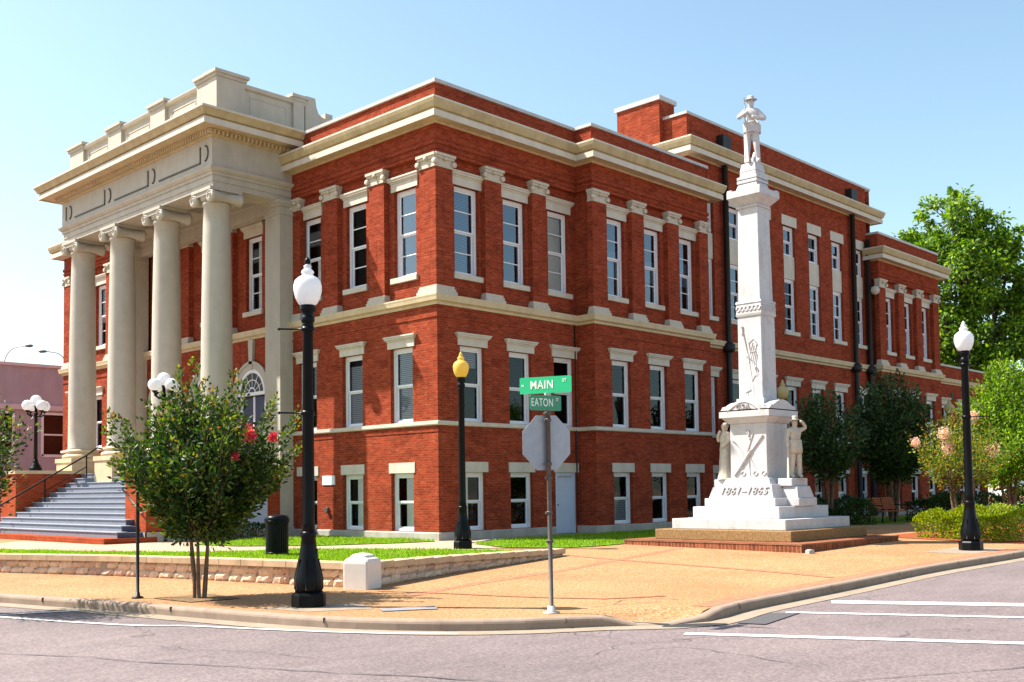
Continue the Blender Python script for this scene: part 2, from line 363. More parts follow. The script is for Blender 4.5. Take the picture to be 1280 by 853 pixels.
for a,b in zip(KP,ins): vs+= [(a.x,a.y,road_z(a.x,a.y)+.008),(b.x,b.y,road_z(b.x,b.y)+.008)]
for i in range(len(KP)-1): fs.append((2*i,2*i+1,2*i+3,2*i+2))
mb.add(vs,fs); tag(mb.build('gutter',M['gutter']),kind='structure')
# kerb: rounded profile with joints every 3 m
mb=MB(); inn=off_path(KP,.16); nose=off_path(KP,.012); n2=off_path(KP,.055); n3=off_path(KP,.002); n4=off_path(KP,.03); vs=[];k=7
for i,p in enumerate(KP):
    q=inn[i]; z=walk_z(q.x,q.y)+.006
    for pt,zz in ((p,road_z(p.x,p.y)-.05),(n3[i],max(z-.05,road_z(p.x,p.y)+.004)),(nose[i],max(z-.026,road_z(p.x,p.y)+.006)),(n4[i],max(z-.010,road_z(p.x,p.y)+.008)),(n2[i],z-.001),(off_path(KP[max(i-1,0):i+2],.12)[min(i,1)],z+.001),(q,z-.001)): vs.append((pt.x,pt.y,zz))
mb.add(vs,[(i*k+j,i*k+j+1,(i+1)*k+j+1,(i+1)*k+j) for i in range(len(KP)-1) for j in range(k-1)],0,False)
tag(mb.build('kerb',M['kerb'],fix=True),kind='structure')
mb=MB(); acc=0
for i in range(1,len(KP)):
    acc+=(KP[i]-KP[i-1]).length
    if acc>2.9 and KP[i].y<9 and KP[i].x<30:
        acc=0; d=(KP[i]-KP[i-1]).normalized(); p=KP[i]; z=walk_z(inn[i].x,inn[i].y)
        Mx=Matrix.Translation((p.x-d.y*.07,p.y+d.x*.07,z-.035))@Matrix.Rotation(math.atan2(d.y,d.x),4,'Z'); mb.obox(Mx,.0018,.084,.034)
tag(mb.build('kerb_joints',M['barkgrey']),kind='structure')
plaza=[(p.x,p.y) for p in inn]+[(110,60),(-22,60)]
sheet('plaza_pavement',plaza,walk_z,M['aggregate'],1.0,cuts=[((-10.4+.14*k,0,0),(1,0,0)) for k in range(21)]+[((0,-15+.14*k,0),(0,1,0)) for k in range(16)])
# brick bands of the plaza
def band(pts,w,name='brick_band',mat=None,zf=walk_z,off=.004):
    P=smooth_path(pts,.5); a=off_path(P,w/2); b=off_path(P,-w/2); vs=[]
    for p,q in zip(a,b): vs+= [(p.x,p.y,zf(p.x,p.y)+off),(q.x,q.y,zf(q.x,q.y)+off)]
    m=MB(); m.add(vs,[(2*i,2*i+1,2*i+3,2*i+2) for i in range(len(P)-1)]); return m
m=band([(-9.4,-9.72),(-8.54,-9.44),(-6.29,-8.88),(-4.71,-8.64),(-1.94,-7.87),(1.6,-7.0)],.24)
m2=band([(-1.60,-5.94),(-1.94,-7.87),(-2.13,-9.23),(-2.54,-11.88),(-3.0,-13.4)],.2,off=.007)
m3=band([(-9.3,-8.8),(-9.0,-9.6),(-8.61,-11.11),(-8.42,-11.67),(-8.06,-12.44),(-7.2,-12.9)],.12,off=.0085)
m4=band([(p.x,p.y) for p in off_path(KP,.32)[36:-18] if p.x>-8.1],.30,off=.0055)
for q in (m2,m3,m4): m.add(q.v,q.f)
tag(m.build('brick_band',M['paver']),kind='structure')
m=band([(-7.9,-13.2),(-8.6,-12.9),(-9.3,-12.75),(-9.75,-12.7)],.55); 
tag(band([(-12.9,-8.6),(-12.65,-9.6)],.0001).build('joint',M['kerb']),kind='structure') if False else None
# concrete pads
def quad(name,pts,zf,off,mat): return sheet(name,pts,zf,mat,.5,off)
quad('utility_cover',[(-10.95,-10.85),(-10.25,-11.2),(-10.45,-11.5),(-11.1,-11.12)],walk_z,.012,M['signback'])
quad('lamp_pad',[(-11.9,-9.3),(-10.6,-9.9),(-10.95,-10.75),(-11.75,-10.3)],walk_z,.0045,M['gutter'])
quad('corner_lamp_pad',[(3.6,-12.2),(5.6,-12.3),(5.6,-13.4),(3.6,-13.3)],walk_z,.0045,M['gutter'])
quad('tree_pit_soil',[(-12.15,-6.85),(-11.25,-7.0),(-11.3,-8.0),(-12.1,-7.9)],walk_z,.012,M['soil'])
# painted lines
def pline(name,a,b,w,off=.008):
    a=Vector(a);b=Vector(b); d=(b-a).normalized(); nrm=Vector((-d.y,d.x))*w/2
    return sheet(name,[tuple(a+nrm),tuple(a-nrm),tuple(b-nrm),tuple(b+nrm)],road_z,M['paint'],1.0,off)
m=band([(-18.5,12),(-14.19,-6.26),(-12.95,-9.5),(-12.59,-10.41),(-12.15,-11.45),(-11.79,-12.09),(-11.3,-12.8)],.10,zf=road_z,off=.010); tag(m.build('parking_line',M['paint']),kind='structure')
pline('stall_line',(-15.5,-5.4),(-13.1,-6.42),.10,.013)
pline('crosswalk_line',(-9.6,-14.9),(-6.2,-21.9),.20)
pline('stop_line',(-6.97,-14.75),(-3.2,-22.5),.17)
pline('crosswalk_line',(-5.40,-14.62),(-1.6,-21.8),.42)
quad('dark_road_patch',[(-8.41,-14.86),(-7.2,-14.66),(-6.95,-14.95),(-8.3,-15.22)],road_z,.012,M['patch'])  # small quad of road in a darker tone by the kerb
# hairline cracks sealed with dirt
rc=random.Random(8)
def crack(a,b,zf,w=.012,amp=.10,off=.009):
    a=Vector(a);b=Vector(b);n=int((b-a).length/.25)+2;d=(b-a).normalized();nn=Vector((-d.y,d.x));P=[];q=0
    for i in range(n+1): q+=rc.uniform(-amp,amp)*.5; q*=.85; P.append(tuple(a+(b-a)*i/n+nn*q))
    A=[Vector(p) for p in P]; m=MB(); vs=[]
    for i,p in enumerate(A):
        e=A[min(i+1,n)]-A[max(i-1,0)]; e.normalize(); h=Vector((-e.y,e.x))*w*rc.uniform(.25,1)
        vs+= [(p.x+h.x,p.y+h.y,zf(p.x+h.x,p.y+h.y)+off),(p.x-h.x,p.y-h.y,zf(p.x-h.x,p.y-h.y)+off)]
    m.add(vs,[(2*i,2*i+1,2*i+3,2*i+2) for i in range(n)]); return tag(m.build('pavement_crack',M['patch']),kind='structure')
crack((-12.3,-17.2),(-4.5,-21.5),road_z); crack((-17.0,-6.0),(-13.3,-15.5),road_z,.016); crack((-10.5,-15.6),(-10.9,-16.9),road_z,.01,.2); crack((-14.2,-11.0),(-13.6,-13.0),road_z,.008,.2)
crack((-7.9,-13.3),(-8.6,-13.0),walk_z,.012,.2,.007); crack((-7.5,-13.4),(-7.4,-12.6),walk_z,.010,.25,.007); crack((-9.0,-13.0),(-7.6,-12.9),walk_z,.008,.25,.007)
crack((-7.0,-14.3),(-7.0,-12.75),walk_z,.006,.02,.007)
# lawn terrace behind the stone wall
WL=[(-13.4,7.0),(-11.65,.54),(-10.68,-1.9),(-9.96,-4.43),(-9.51,-6.59),(-9.24,-7.95)]
WR=[(-8.95,-8.15),(-6.34,-7.30),(-4.0,-6.72),(-1.76,-6.17)]
terr=[(-13.25,7.0),(-11.5,.6),(-10.53,-1.9),(-9.81,-4.4),(-9.36,-6.6),(-9.1,-7.8),(-6.4,-7.14),(-4.0,-6.56),(-1.80,-6.02),(-1.2,-3.6),(-.3,-2.2),(1.2,-1.4),(9.4,-1.35),(9.4,-.5),(6.0,-.5),(.02,.02),(-.1,7.1),(-6.5,7.3),(-6.6,12)]
sheet('terrace_path',terr,lawn_z,M['path'],.5)
lawn1=[(-13.2,6.6),(-11.48,.6),(-10.5,-1.9),(-9.79,-4.4),(-9.34,-6.6),(-9.05,-7.78),(-6.4,-7.11),(-4.0,-6.53),(-1.85,-5.98),(-1.5,-5.2),(-1.45,-4.3),(-1.95,-3.3),(-2.5,-2.2),(-3.96,.31),(-6.2,1.9),(-8.21,3.3),(-9.8,5.3),(-10.6,6.6)]
lawn2=[(-.35,-.2),(-1.3,.15),(-3.2,1.3),(-4.6,3.0),(-5.0,4.6),(-3.0,5.4),(-.12,5.6),(-.1,.1)]
lawn3=[(-.75,-3.3),(-.35,-1.75),(1.2,-1.22),(9.3,-1.28),(9.6,-4.2),(4.0,-5.3),(2.5,-5.15),(.7,-4.95),(-.15,-4.6)]
lawns=[]
for i,L in enumerate((lawn1,lawn2,lawn3)): lawns.append(sheet('lawn',L,lawn_z if i<2 else base_z,M['lawn'],.5,.02))
quad('brick_walk',[(-10.9,6.9),(-9.9,5.4),(-8.3,3.45),(-7.2,4.6),(-6.9,7.2)],lawn_z,.012,M['redwalk'])
m=band([(-.4,-1.55),(1.2,-1.12),(9.6,-1.12),(12,-1.4)],.14,zf=base_z,off=.035); tag(m.build('path_edging',M['plinth']),kind='structure')
# grass blades
def inside(p,poly):
    x,y=p; r=False; j=len(poly)-1
    for i in range(len(poly)):
        xi,yi=poly[i]; xj,yj=poly[j]
        if (yi>y)!=(yj>y) and x<(xj-xi)*(y-yi)/(yj-yi)+xi: r=not r
        j=i
    return r
rg=random.Random(3); mb=MB()
for L,dens,zf in ((lawn1,480,lawn_z),(lawn2,420,lawn_z),(lawn3,420,base_z)):
    x0=min(p[0] for p in L);x1=max(p[0] for p in L);y0=min(p[1] for p in L);y1=max(p[1] for p in L)
    for _ in range(int((x1-x0)*(y1-y0)*dens)):
        x=rg.uniform(x0,x1);y=rg.uniform(y0,y1)
        if not inside((x,y),L): continue
        h=rg.uniform(.03,.07)*(1+.7*noise.noise(Vector((x*1.3,y*1.3,0)))); a=rg.uniform(0,6.28); w=.014; z=zf(x,y)+.015; lx,ly=rg.uniform(-.03,.03),rg.uniform(-.03,.03)
        mb.add([(x-w*math.cos(a),y-w*math.sin(a),z),(x+w*math.cos(a),y+w*math.sin(a),z),(x+lx,y+ly,z+h)],[(0,1,2)])
tag(mb.build('grass',M['grass']),'bright green grass growing on the courthouse lawn','grass',kind='stuff')

# ------------------------------------------------------------------ low stone wall and its white corner post
sw=empty('stone_wall',(-9.2,-8.0,0)); tag(sw,'low rock-faced stone retaining wall with smooth cap edging the lawn','wall')
def wall_run(path,side,capf,label):
    core=MB(); stones=MB(); caps=MB(); rg=random.Random(5)
    for i in range(len(path)-1):
        a=Vector(path[i]);b=Vector(path[i+1]); Ln=(b-a).length; d=(b-a)/Ln; nrm=Vector((d.y,-d.x))*side; ang=math.atan2(d.y,d.x)
        def pt(s,o): q=a+d*s+nrm*o; return q
        n=max(1,round(Ln/.62)); 
        for k in range(n):
            s0=Ln*k/n; s1=Ln*(k+1)/n; c=pt((s0+s1)/2,-.12); zt=capf(c.x); 
            Mx=T(c.x,c.y,zt-.058)@Matrix.Rotation(ang,4,'Z'); caps.obox(Mx,(s1-s0)/2-.003,.17,.058)
            c0=pt((s0+s1)/2,-.14); zb=base_z(c0.x,c0.y)-.1; Mx=T(c0.x,c0.y,(zt-.12+zb)/2)@Matrix.Rotation(ang,4,'Z'); core.obox(Mx,(s1-s0)/2+.01,.11,(zt-.12-zb)/2)
        for row in range(2):
            s=0 if row==0 else .16
            while s<Ln-.05:
                w=rg.uniform(.24,.42); e=min(s+w,Ln); c=pt((s+e)/2,0); zt=capf(c.x)-.12; zb=base_z(c.x,c.y)-.01
                zm=zb+(zt-zb)*rg.choice((.45,.55)); z0,z1=((zb,zm) if row==0 else (zm,zt))
                if zt-zb<.17:
                    if row==1: s=e; continue
                    z0,z1=zb,zt
                rough=.020+.018*rg.random()
                o0=-.03; cs=[]
                nx,nz=4,3
                for ix in range(nx+1):
                    for iz in range(nz+1):
                        u=ix/nx; v=iz/nz; edge=(ix in(0,nx)) or (iz in(0,nz))
                        p=pt(s+.006+(e-s-.012)*u,o0+(0.0 if edge else rough+rg.uniform(-.012,.014))); cs.append((p.x,p.y,z0+.005+(z1-z0-.01)*v))
                fs=[(ix*(nz+1)+iz,ix*(nz+1)+iz+1,(ix+1)*(nz+1)+iz+1,(ix+1)*(nz+1)+iz) for ix in range(nx) for iz in range(nz)]
                stones.add(cs,fs); s=e
    return core,stones,caps
for path,cf in ((WL,lambda x:.425),(WR,lambda x:.425-.185*min(max((x+8.9)/7.2,0),1))):
    c1,s1,k1=wall_run(path,1,cf,'')
    c1.build('wall_core',M['mortar'],sw).matrix_parent_inverse=sw.matrix_basis.inverted()
    s1.build('facing_stones',M['rock'],sw).matrix_parent_inverse=sw.matrix_basis.inverted()
    k1.build('cap',M['capstone'],sw,bevel=.008).matrix_parent_inverse=sw.matrix_basis.inverted()
bpy.context.view_layer.update()
for o in list(sw.children): o.matrix_parent_inverse=Matrix.Translation((9.2,8.0,0))
wp=MB(); Mx=T(-9.14,-8.19,0)@Matrix.Rotation(R(20),4,'Z')
def ringbox(m,Mx,rows):
    """stack of square rings with chamfered corners: rows (half,z)"""
    vs=[];n=8
    for h,z in rows:
        c=h*.12
        for x,y in ((-h+c,-h),(h-c,-h),(h,-h+c),(h,h-c),(h-c,h),(-h+c,h),(-h,h-c),(-h,-h+c)): vs.append(Mx@Vector((x,y,z)))
    fs=[(k*n+i,k*n+(i+1)%n,(k+1)*n+(i+1)%n,(k+1)*n+i) for k in range(len(rows)-1) for i in range(n)]
    fs.append(tuple(range((len(rows)-1)*n,len(rows)*n))); m.add(vs,fs)
ringbox(wp,Mx,[(.235,-.05),(.235,.42),(.228,.46),(.205,.495),(.165,.52),(.15,.525),(.14,.555),(.09,.58),(.03,.59)])
tag(wp.build('stone_post',M['postwhite']),'short white painted stone post with domed cap at the corner of the lawn wall','post')

# ------------------------------------------------------------------ the courthouse
CH=empty('courthouse',(0,0,.2)); tag(CH,'red brick courthouse with cream cornices and a four-column ionic portico','building')
def part(mb,name,mat,parent=None,**k):
    o=mb.build(name,mat,parent or CH,**k)
    if parent is None: o.location=(0,0,-.2)
    return o
class Face:
    """a facade plane: kind 'Y' spans X and faces -Y; kind 'X' spans Y and faces -X; kind 'N' spans X faces +Y"""
    def __init__(s,kind,c): s.k=kind; s.c=c
    def P(s,u,o,z): return (u,s.c-o,z) if s.k=='Y' else (s.c-o,u,z)
    def box(s,m,u0,u1,z0,z1,o0,o1,mi=0):
        a=s.P(u0,o0,z0); b=s.P(u1,o1,z1); m.box(a[0],b[0],a[1],b[1],z0,z1,mi)
    def quad(s,m,u0,u1,z0,z1,o,mi=0):
        f=(0,1,2,3) if s.k=='Y' else (3,2,1,0)
        m.add([s.P(u0,o,z0),s.P(u1,o,z0),s.P(u1,o,z1),s.P(u0,o,z1)],[f],mi)
    def wall(s,m,u0,u1,z0,z1,holes,o=0,depth=.28,mi=0):
        H=[h for h in holes if h[0]<u1 and h[1]>u0 and h[2]<z1 and h[3]>z0]
        us=sorted({u0,u1,*[min(max(q,u0),u1) for h in H for q in h[:2]]}); zs=sorted({z0,z1,*[min(max(q,z0),z1) for h in H for q in h[2:4]]})
        for i in range(len(us)-1):
            for j in range(len(zs)-1):
                cu=(us[i]+us[i+1])/2; cz=(zs[j]+zs[j+1])/2
                if any(h[0]<cu<h[1] and h[2]<cz<h[3] for h in H): continue
                s.quad(m,us[i],us[i+1],zs[j],zs[j+1],o,mi)
        for a,b,c,d in [h[:4] for h in H]:
            for (p,q) in (((a,c),(a,d)),((b,d),(b,c)),((a,d),(b,d)),((b,c),(a,c))):
                m.add([s.P(p[0],o,p[1]),s.P(q[0],o,q[1]),s.P(q[0],o-depth,q[1]),s.P(p[0],o-depth,p[1])],[(0,1,2,3)],mi)
wr=random.Random(11)
def window(F,u,z0,z1,w=1.0,o=0,rows=4,sill=True,lint='crown',cover=None,blue=False,zl=None,lw=None,rec=.13,door=False):
    """one window: frame with sashes (part) and its pane, cover, sill and lintel (sub-parts)"""
    m=MB(); a=u-w/2; b=u+w/2; fw=.085
    if w<.9: fw=.075
    for (p,q,r_,s_) in ((a,a+fw,z0,z1),(b-fw,b,z0,z1),(a+fw,b-fw,z1-.10,z1),(a+fw,b-fw,z0,z0+.07)): F.box(m,p,q,r_,s_,o-rec,o-rec-.10)
    zi0=z0+.07; zi1=z1-.10; zm=(zi0+zi1)/2; ia=a+fw; ib=b-fw; st=.05
    for (lo,hi,oo) in ((zm,zi1,o-rec-.035),(zi0,zm,o-rec-.075)):
        for (p,q,r_,s_) in ((ia,ia+st,lo,hi),(ib-st,ib,lo,hi),(ia+st,ib-st,hi-.045,hi),(ia+st,ib-st,lo,lo+.05)): F.box(m,p,q,r_,s_,oo,oo-.035)
        n=rows//2
        for k in range(1,n):
            z=lo+(hi-lo)*k/n; F.box(m,ia+st,ib-st,z-.016,z+.016,oo-.004,oo-.03)
    W=part(m,'window',M['white'])
    g=MB(); F.quad(g,ia+st,ib-st,zm,zi1,o-rec-.052); F.quad(g,ia+st,ib-st,zi0,zm,o-rec-.092); g.build('pane',M['glassblue' if blue else 'glass'],W)
    if cover:
        kind,f0,f1=cover[:3]; g=MB(); ua=ia+.02; ub=ib-.02
        if len(cover)>3: ua=ia+(ib-ia)*cover[3]; ub=ia+(ib-ia)*cover[4]
        F.box(g,ua,ub,zi0+(zi1-zi0)*f0,zi0+(zi1-zi0)*f1,o-rec-.13,o-rec-.145)
        g.build(kind,M[kind],W)
    if sill:
        g=MB(); F.box(g,a-.10,b+.10,z0-.165,z0-.0,o+.09,o-.2); g.build('sill',M['lintel'],W,bevel=.01)
    if lint:
        g=MB(); zl0=z1; 
        if lint=='crown':
            h=(zl or z1+.42)-z1; F.box(g,a-.10,b+.10,z1,z1+h*.60,o+.035,o-.05)
            F.box(g,a-.13,b+.13,z1+h*.60,z1+h*.72,o+.06,o-.05); F.box(g,a-.17,b+.17,z1+h*.72,z1+h*.88,o+.105,o-.05); F.box(g,a-.20,b+.20,z1+h*.88,z1+h,o+.13,o-.05)
        else: F.box(g,a-(lw or .08),b+(lw or .08),z1,(zl or z1+.32),o+.025,o-.05)
        g.build('lintel',M['lintel'],W)
    return W
Z=dict(g=.0,pl=.43,bs0=.44,bs1=2.13,bl=2.43,s0=3.46,s1=3.59,f0=3.59,f1=5.80,fl=6.16,c0=6.90,c1=7.22,u0=7.93,u1=10.55,ul=10.96,fr=11.28,k0=12.13,k1=12.66,p=13.33,q=13.43)
FL=Face('X',0.0); FA=Face('Y',0.0); FB=Face('Y',-.72); FC=Face('Y',.10); FD=Face('Y',-.45); FE=Face('Y',.10)
XB0,XB1,XC1,XD0,XD1,XE1=6.13,12.78,27.92,27.5,34.4,41.9
YP0,YP1,YL=7.08,18.0,24.7
LW=[1.57,3.9,6.25]; LFAR=[19.2,21.4,23.5]
RA=[1.38,3.42,5.46]; RBW=[7.50,9.56,11.62]
RD=[28.85,30.93,33.0]; CW=[13.95,16.0,18.1,20.22,22.38,24.5,26.6]; EW=[36.1,38.4,40.5]
hw=.5
def hol(us,z0,z1,w=1.0): return [(u-w/2,u+w/2,z0,z1) for u in us]
lowh=lambda us: hol(us,Z['bs0'],Z['bs1'])+hol(us,Z['f0'],Z['f1'])
# brick shells
m=MB()
ARCH=[9.46,12.55,15.64]
FL.wall(m,0,YL,.0,Z['c1'],lowh(LW+LFAR)+hol(ARCH,2.4,5.1,1.6))
FA.wall(m,0,XB0,.0,Z['c1'],hol(RA[:2],Z['bs0'],Z['bs1'])+hol(RA[2:],.2,Z['bs1'])+hol(RA,Z['f0'],Z['f1']))
FB.wall(m,XB0,XB1,.0,Z['c1'],lowh(RBW))
FC.wall(m,XB1,XD0,.0,15.62,lowh(CW)+hol(CW,8.1,12.6))
FD.wall(m,XD0,XD1,.0,Z['c1'],lowh(RD))
FE.wall(m,XD1,XE1,.0,7.85,hol(EW,Z['bs0'],Z['bs1'])+hol(EW,Z['f0'],Z['f1']))
uo=-.18  # upper storey bays set back behind the pilasters
UPW=[9.66,12.55,15.44]
FL.wall(m,0+.18,YL-.18,Z['c1'],Z['fr'],hol(LW+LFAR+UPW,Z['u0'],Z['u1']),uo)
FA.wall(m,.18,XB0+.18,Z['c1'],Z['fr'],hol(RA,Z['u0'],Z['u1']),uo)
FB.wall(m,XB0+.18,XB1-.0,Z['c1'],Z['fr'],hol(RBW,Z['u0'],Z['u1']),uo)
FD.wall(m,XD0+.18,XD1-.18,Z['c1'],Z['fr'],hol(RD,Z['u0'],Z['u1']),uo)
# returns (side faces of the projecting bays) and ends
for X0,ya,yb,z1 in ((XB0,-.72,0,Z['c1']),(XB0+.18,-.54,.18,Z['fr']),(XD0,-.45,.1,Z['c1']),(XD0+.18,-.27,.28,Z['fr'])): m.add([(X0,ya,0),(X0,yb,0),(X0,yb,z1),(X0,ya,z1)],[(0,3,2,1)])
for X1,ya,yb,z1 in ((XB1,-.72,.3,13.33),(XD1,-.45,8,13.4),(XE1,.1,9,7.85),(XC1,.1,9,15.62)): m.add([(X1,ya,0),(X1,yb,0),(X1,yb,z1),(X1,ya,z1)],[(0,1,2,3)])
m.add([(0,YL,0),(14,YL,0),(14,YL,13.3),(0,YL,13.3)],[(0,3,2,1)])          # north end
m.add([(14,9,0),(41.9,9,0),(41.9,9,7.8),(14,9,7.8)],[(0,3,2,1)]); m.add([(14,9,7.8),(XD1,9,7.8),(XD1,9,13.4),(14,9,13.4)],[(0,3,2,1)])
m.add([(14,9,0),(14,YL,0),(14,YL,13.3),(14,9,13.3)],[(0,1,2,3)])
part(m,'wall',M['brick'])
# frieze and parapet of the two-storey blocks (solid brick bands)
def ringwall(m,path,th,z0,z1,o=0):
    m.sweep([(o-th,z0),(o,z0),(o,z1),(o-th,z1),(o-th,z0)],path)
PA=[(0,YP0),(0,0),(XB0,0),(XB0,-.72),(XB1,-.72),(XB1,.0)]
PD=[(XD0,.1),(XD0,-.45),(XD1,-.45),(XD1,9)]
PN=[(14,YL),(0,YL),(0,YP1)]
m=MB()
for P in (PA,PD,PN,[(0,YP1),(0,YP0)]): ringwall(m,P,.35,Z['fr'],Z['k0']+.1)
for P in (PA,PD,PN):
    ringwall(m,P,.35,Z['k0']+.1,Z['p']+(.08 if P is PD else 0),-.02)
    m.sweep([(0,Z['fr']+.12),(.03,Z['fr']+.12),(.03,Z['fr']+.2),(0,Z['fr']+.2)],P)
    m.sweep([(0,Z['fr']+.27),(.045,Z['fr']+.27),(.045,Z['fr']+.36),(.03,Z['fr']+.40),(0,Z['fr']+.40)],P)
    m.sweep([(0,6.55),(.03,6.55),(.03,6.62),(0,6.62)],P); m.sweep([(0,3.28),(.02,3.28),(.02,3.34),(0,3.34)],P)
# parapet of the tall block, its west wall and the chimney
m.add([(12.78,.1,11),(12.78,3.2,11),(12.78,3.2,15.62),(12.78,.1,15.62)],[(0,3,2,1)])
m.add([(12.78,3.2,11),(XC1,3.2,11),(XC1,3.2,15.62),(12.78,3.2,15.62)],[(0,3,2,1)])
part(m,'parapet',M['brick'],fix=False)
m=MB(); m.box(12.52,13.5,1.15,3.18,12.6,16.35); ch=part(m,'chimney',M['brick'])
g=MB(); g.box(12.45,13.58,1.08,3.25,16.35,16.52); g.build('cap',M['coping'],ch)
# pilasters
def pilaster(F,u0,u1,corner=False,o=0):
    dz=.003 if (F is FA and corner) else 0
    m=MB(); F.box(m,u0,u1,Z['c1']-.02,10.88+dz,o,o-.22); p=part(m,'pilaster',M['brick'])
    g=MB()
    for k,(e,za,zb) in enumerate(((.085,7.2,7.30),(.055,7.30,7.38),(.025,7.38,7.46))):
        if corner: F.box(g,u0-e,u1+e,za+dz,zb+dz,o+e,o-.2)
        else: F.box(g,u0-e*.8,u1+e*.8,za,zb,o+e,o-.2)
    g.build('base',M['capital'],p,bevel=.012)
    g=MB(); F.box(g,u0-.02,u1+.02,10.88+dz,10.92+dz,o+.03,o-.2); F.box(g,u0-.004,u1+.004,10.92+dz,11.12+dz,o+.012,o-.2)
    F.box(g,u0-.06,u1+.06,11.19+dz,11.27+dz,o+.10,o-.2); F.box(g,u0-.03,u1+.03,11.12+dz,11.19+dz,o+.06,o-.2)
    for uu in (u0-.02,u1+.02):
        c=F.P(uu,o+.05,11.02); rot=Matrix.Rotation(R(90),4,'X') if F.k=='Y' else Matrix.Rotation(R(90),4,'Y')
        g.lathe([(.03,-.045),(.078,-.04),(.085,0),(.078,.04),(.03,.045)],12,T(*c)@rot)
    um=(u0+u1)/2; c=F.P(um,o+.07,11.13); g.lathe([(.05,-.05),(.07,0),(.05,.05)],8,T(*c))
    g.build('capital',M['capital'],p)
for u0,u1 in ((.012,.70),(2.32,3.04),(4.64,5.38),(6.66,YP0-.01)): pilaster(FL,u0,u1,u0<.1)
for u0,u1 in ((18.1,18.4),(20.0,20.6),(22.2,22.75),(24.05,24.69)): pilaster(FL,u0,u1)
for u0,u1 in ((10.75,11.3),(13.8,14.35)): pilaster(FL,u0,u1)
for u0,u1 in ((.004,.66),(1.98,2.68),(4.05,4.70)): pilaster(FA,u0,u1,u0<.1)
for u0,u1 in ((XB0,6.86),(8.2,8.88),(10.26,10.94),(12.22,XB1-.01)): pilaster(FB,u0,u1,u0==XB0)
for u0,u1 in ((XD0,28.2),(29.6,30.25),(31.65,32.3),(33.72,XD1-.01)): pilaster(FD,u0,u1,u0==XD0)
# string courses, sill courses, plinth, cornices, copings
m=MB(); CP=[(0,Z['c0']),(.035,Z['c0']),(.05,Z['c0']+.07),(.14,Z['c0']+.11),(.155,Z['c0']+.2),(.17,Z['c0']+.25),(.17,Z['c1']-.03),(0,Z['c1']+.01)]
full=[(14,YL),(0,YL),(0,0),(XB0,0),(XB0,-.72),(XB1,-.72),(XB1,.1),(XD0,.1),(XD0,-.45),(XD1,-.45),(XD1,.1),(XE1,.1),(XE1,9)]
m.sweep(CP,full); part(m,'string_course',M['trim'])
m=MB(); m.sweep([(0,Z['s0']),(.05,Z['s0']),(.07,Z['s0']+.03),(.07,Z['s1']-.01),(0,Z['s1']+.005)],full); part(m,'sill_course',M['lintel'])
m=MB(); full2=[(14,YL),(0,YL),(0,0),(4.9,0)]; full3=[(5.98,0),(XB0,0),(XB0,-.72),(XB1,-.72),(XB1,.1),(XD0,.1),(XD0,-.45),(XD1,-.45),(XD1,.1),(XE1,.1)]
for f in (full2,full3): m.sweep([(0,0),(.07,0),(.07,Z['pl']-.03),(.04,Z['pl']),(0,Z['pl'])],f)
part(m,'plinth',M['plinth'])
def cornice(path,z0,name='cornice',p=.50,top=None):
    s=p/.5; m=MB(); m.sweep([(0,z0),(.04*s,z0-.0),(.05*s,z0+.05),(.40*s,z0+.06),(.40*s,z0+.02),(.43*s,z0+.02),(.43*s,z0+.20),(.385*s,z0+.215),(.385*s,z0+.25),(.44*s,z0+.265),(.455*s,z0+.29),(.50*s,z0+.40),(.53*s,z0+.50),(.53*s,z0+.55),(0,z0+.60)],path,mis=[0,0,0,0,0,1,2,2,2,2,2,2,1,2]); return part(m,name,[M['trim'],M['fascia'],M['cyma']])
cornice(PA,Z['k0']); cornice(PD,Z['k0']); cornice(PN,Z['k0'])
cornice([(12.78,3.2),(12.78,.1),(XC1,.1),(XC1,3.2)],14.02,p=.52)
for P,z in ((PA,Z['p']),(PD,Z['p']+.08),(PN,Z['p']),([(12.78,3.2),(12.78,.1),(XC1,.1),(XC1,3.2),(12.78,3.2)],15.62),([(XD1,.1),(XE1,.1),(XE1,9)],7.85)):
    m=MB(); m.sweep([(-.42,z-.01),(.05,z-.01),(.05,z+.09),(-.42,z+.12),(-.42,z-.01)],P); part(m,'coping',M['coping'])
m=MB(); m.box(.4,13.9,.3,YL-.3,12.6,12.7); m.box(12.8,XC1-.1,.25,3.1,15.1,15.2); m.box(14,XD1-.2,3.2,8.9,12.6,12.7); m.box(XD1,XE1-.2,.4,8.9,7.5,7.6); m.box(6.3,12.7,-.5,.3,12.6,12.7); m.box(XD0+.2,XD1-.2,-.3,3.2,12.6,12.7)
part(m,'roof',M['roof'])
# dark rooms behind the windows
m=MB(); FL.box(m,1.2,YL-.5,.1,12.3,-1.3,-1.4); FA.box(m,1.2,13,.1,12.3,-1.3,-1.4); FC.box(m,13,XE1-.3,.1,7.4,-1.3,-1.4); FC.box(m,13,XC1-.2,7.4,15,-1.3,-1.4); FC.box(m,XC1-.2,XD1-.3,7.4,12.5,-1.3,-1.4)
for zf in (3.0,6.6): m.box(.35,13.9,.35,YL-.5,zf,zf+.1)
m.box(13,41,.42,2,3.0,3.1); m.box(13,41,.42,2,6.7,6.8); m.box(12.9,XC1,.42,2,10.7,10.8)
part(m,'interior',M['dark'])
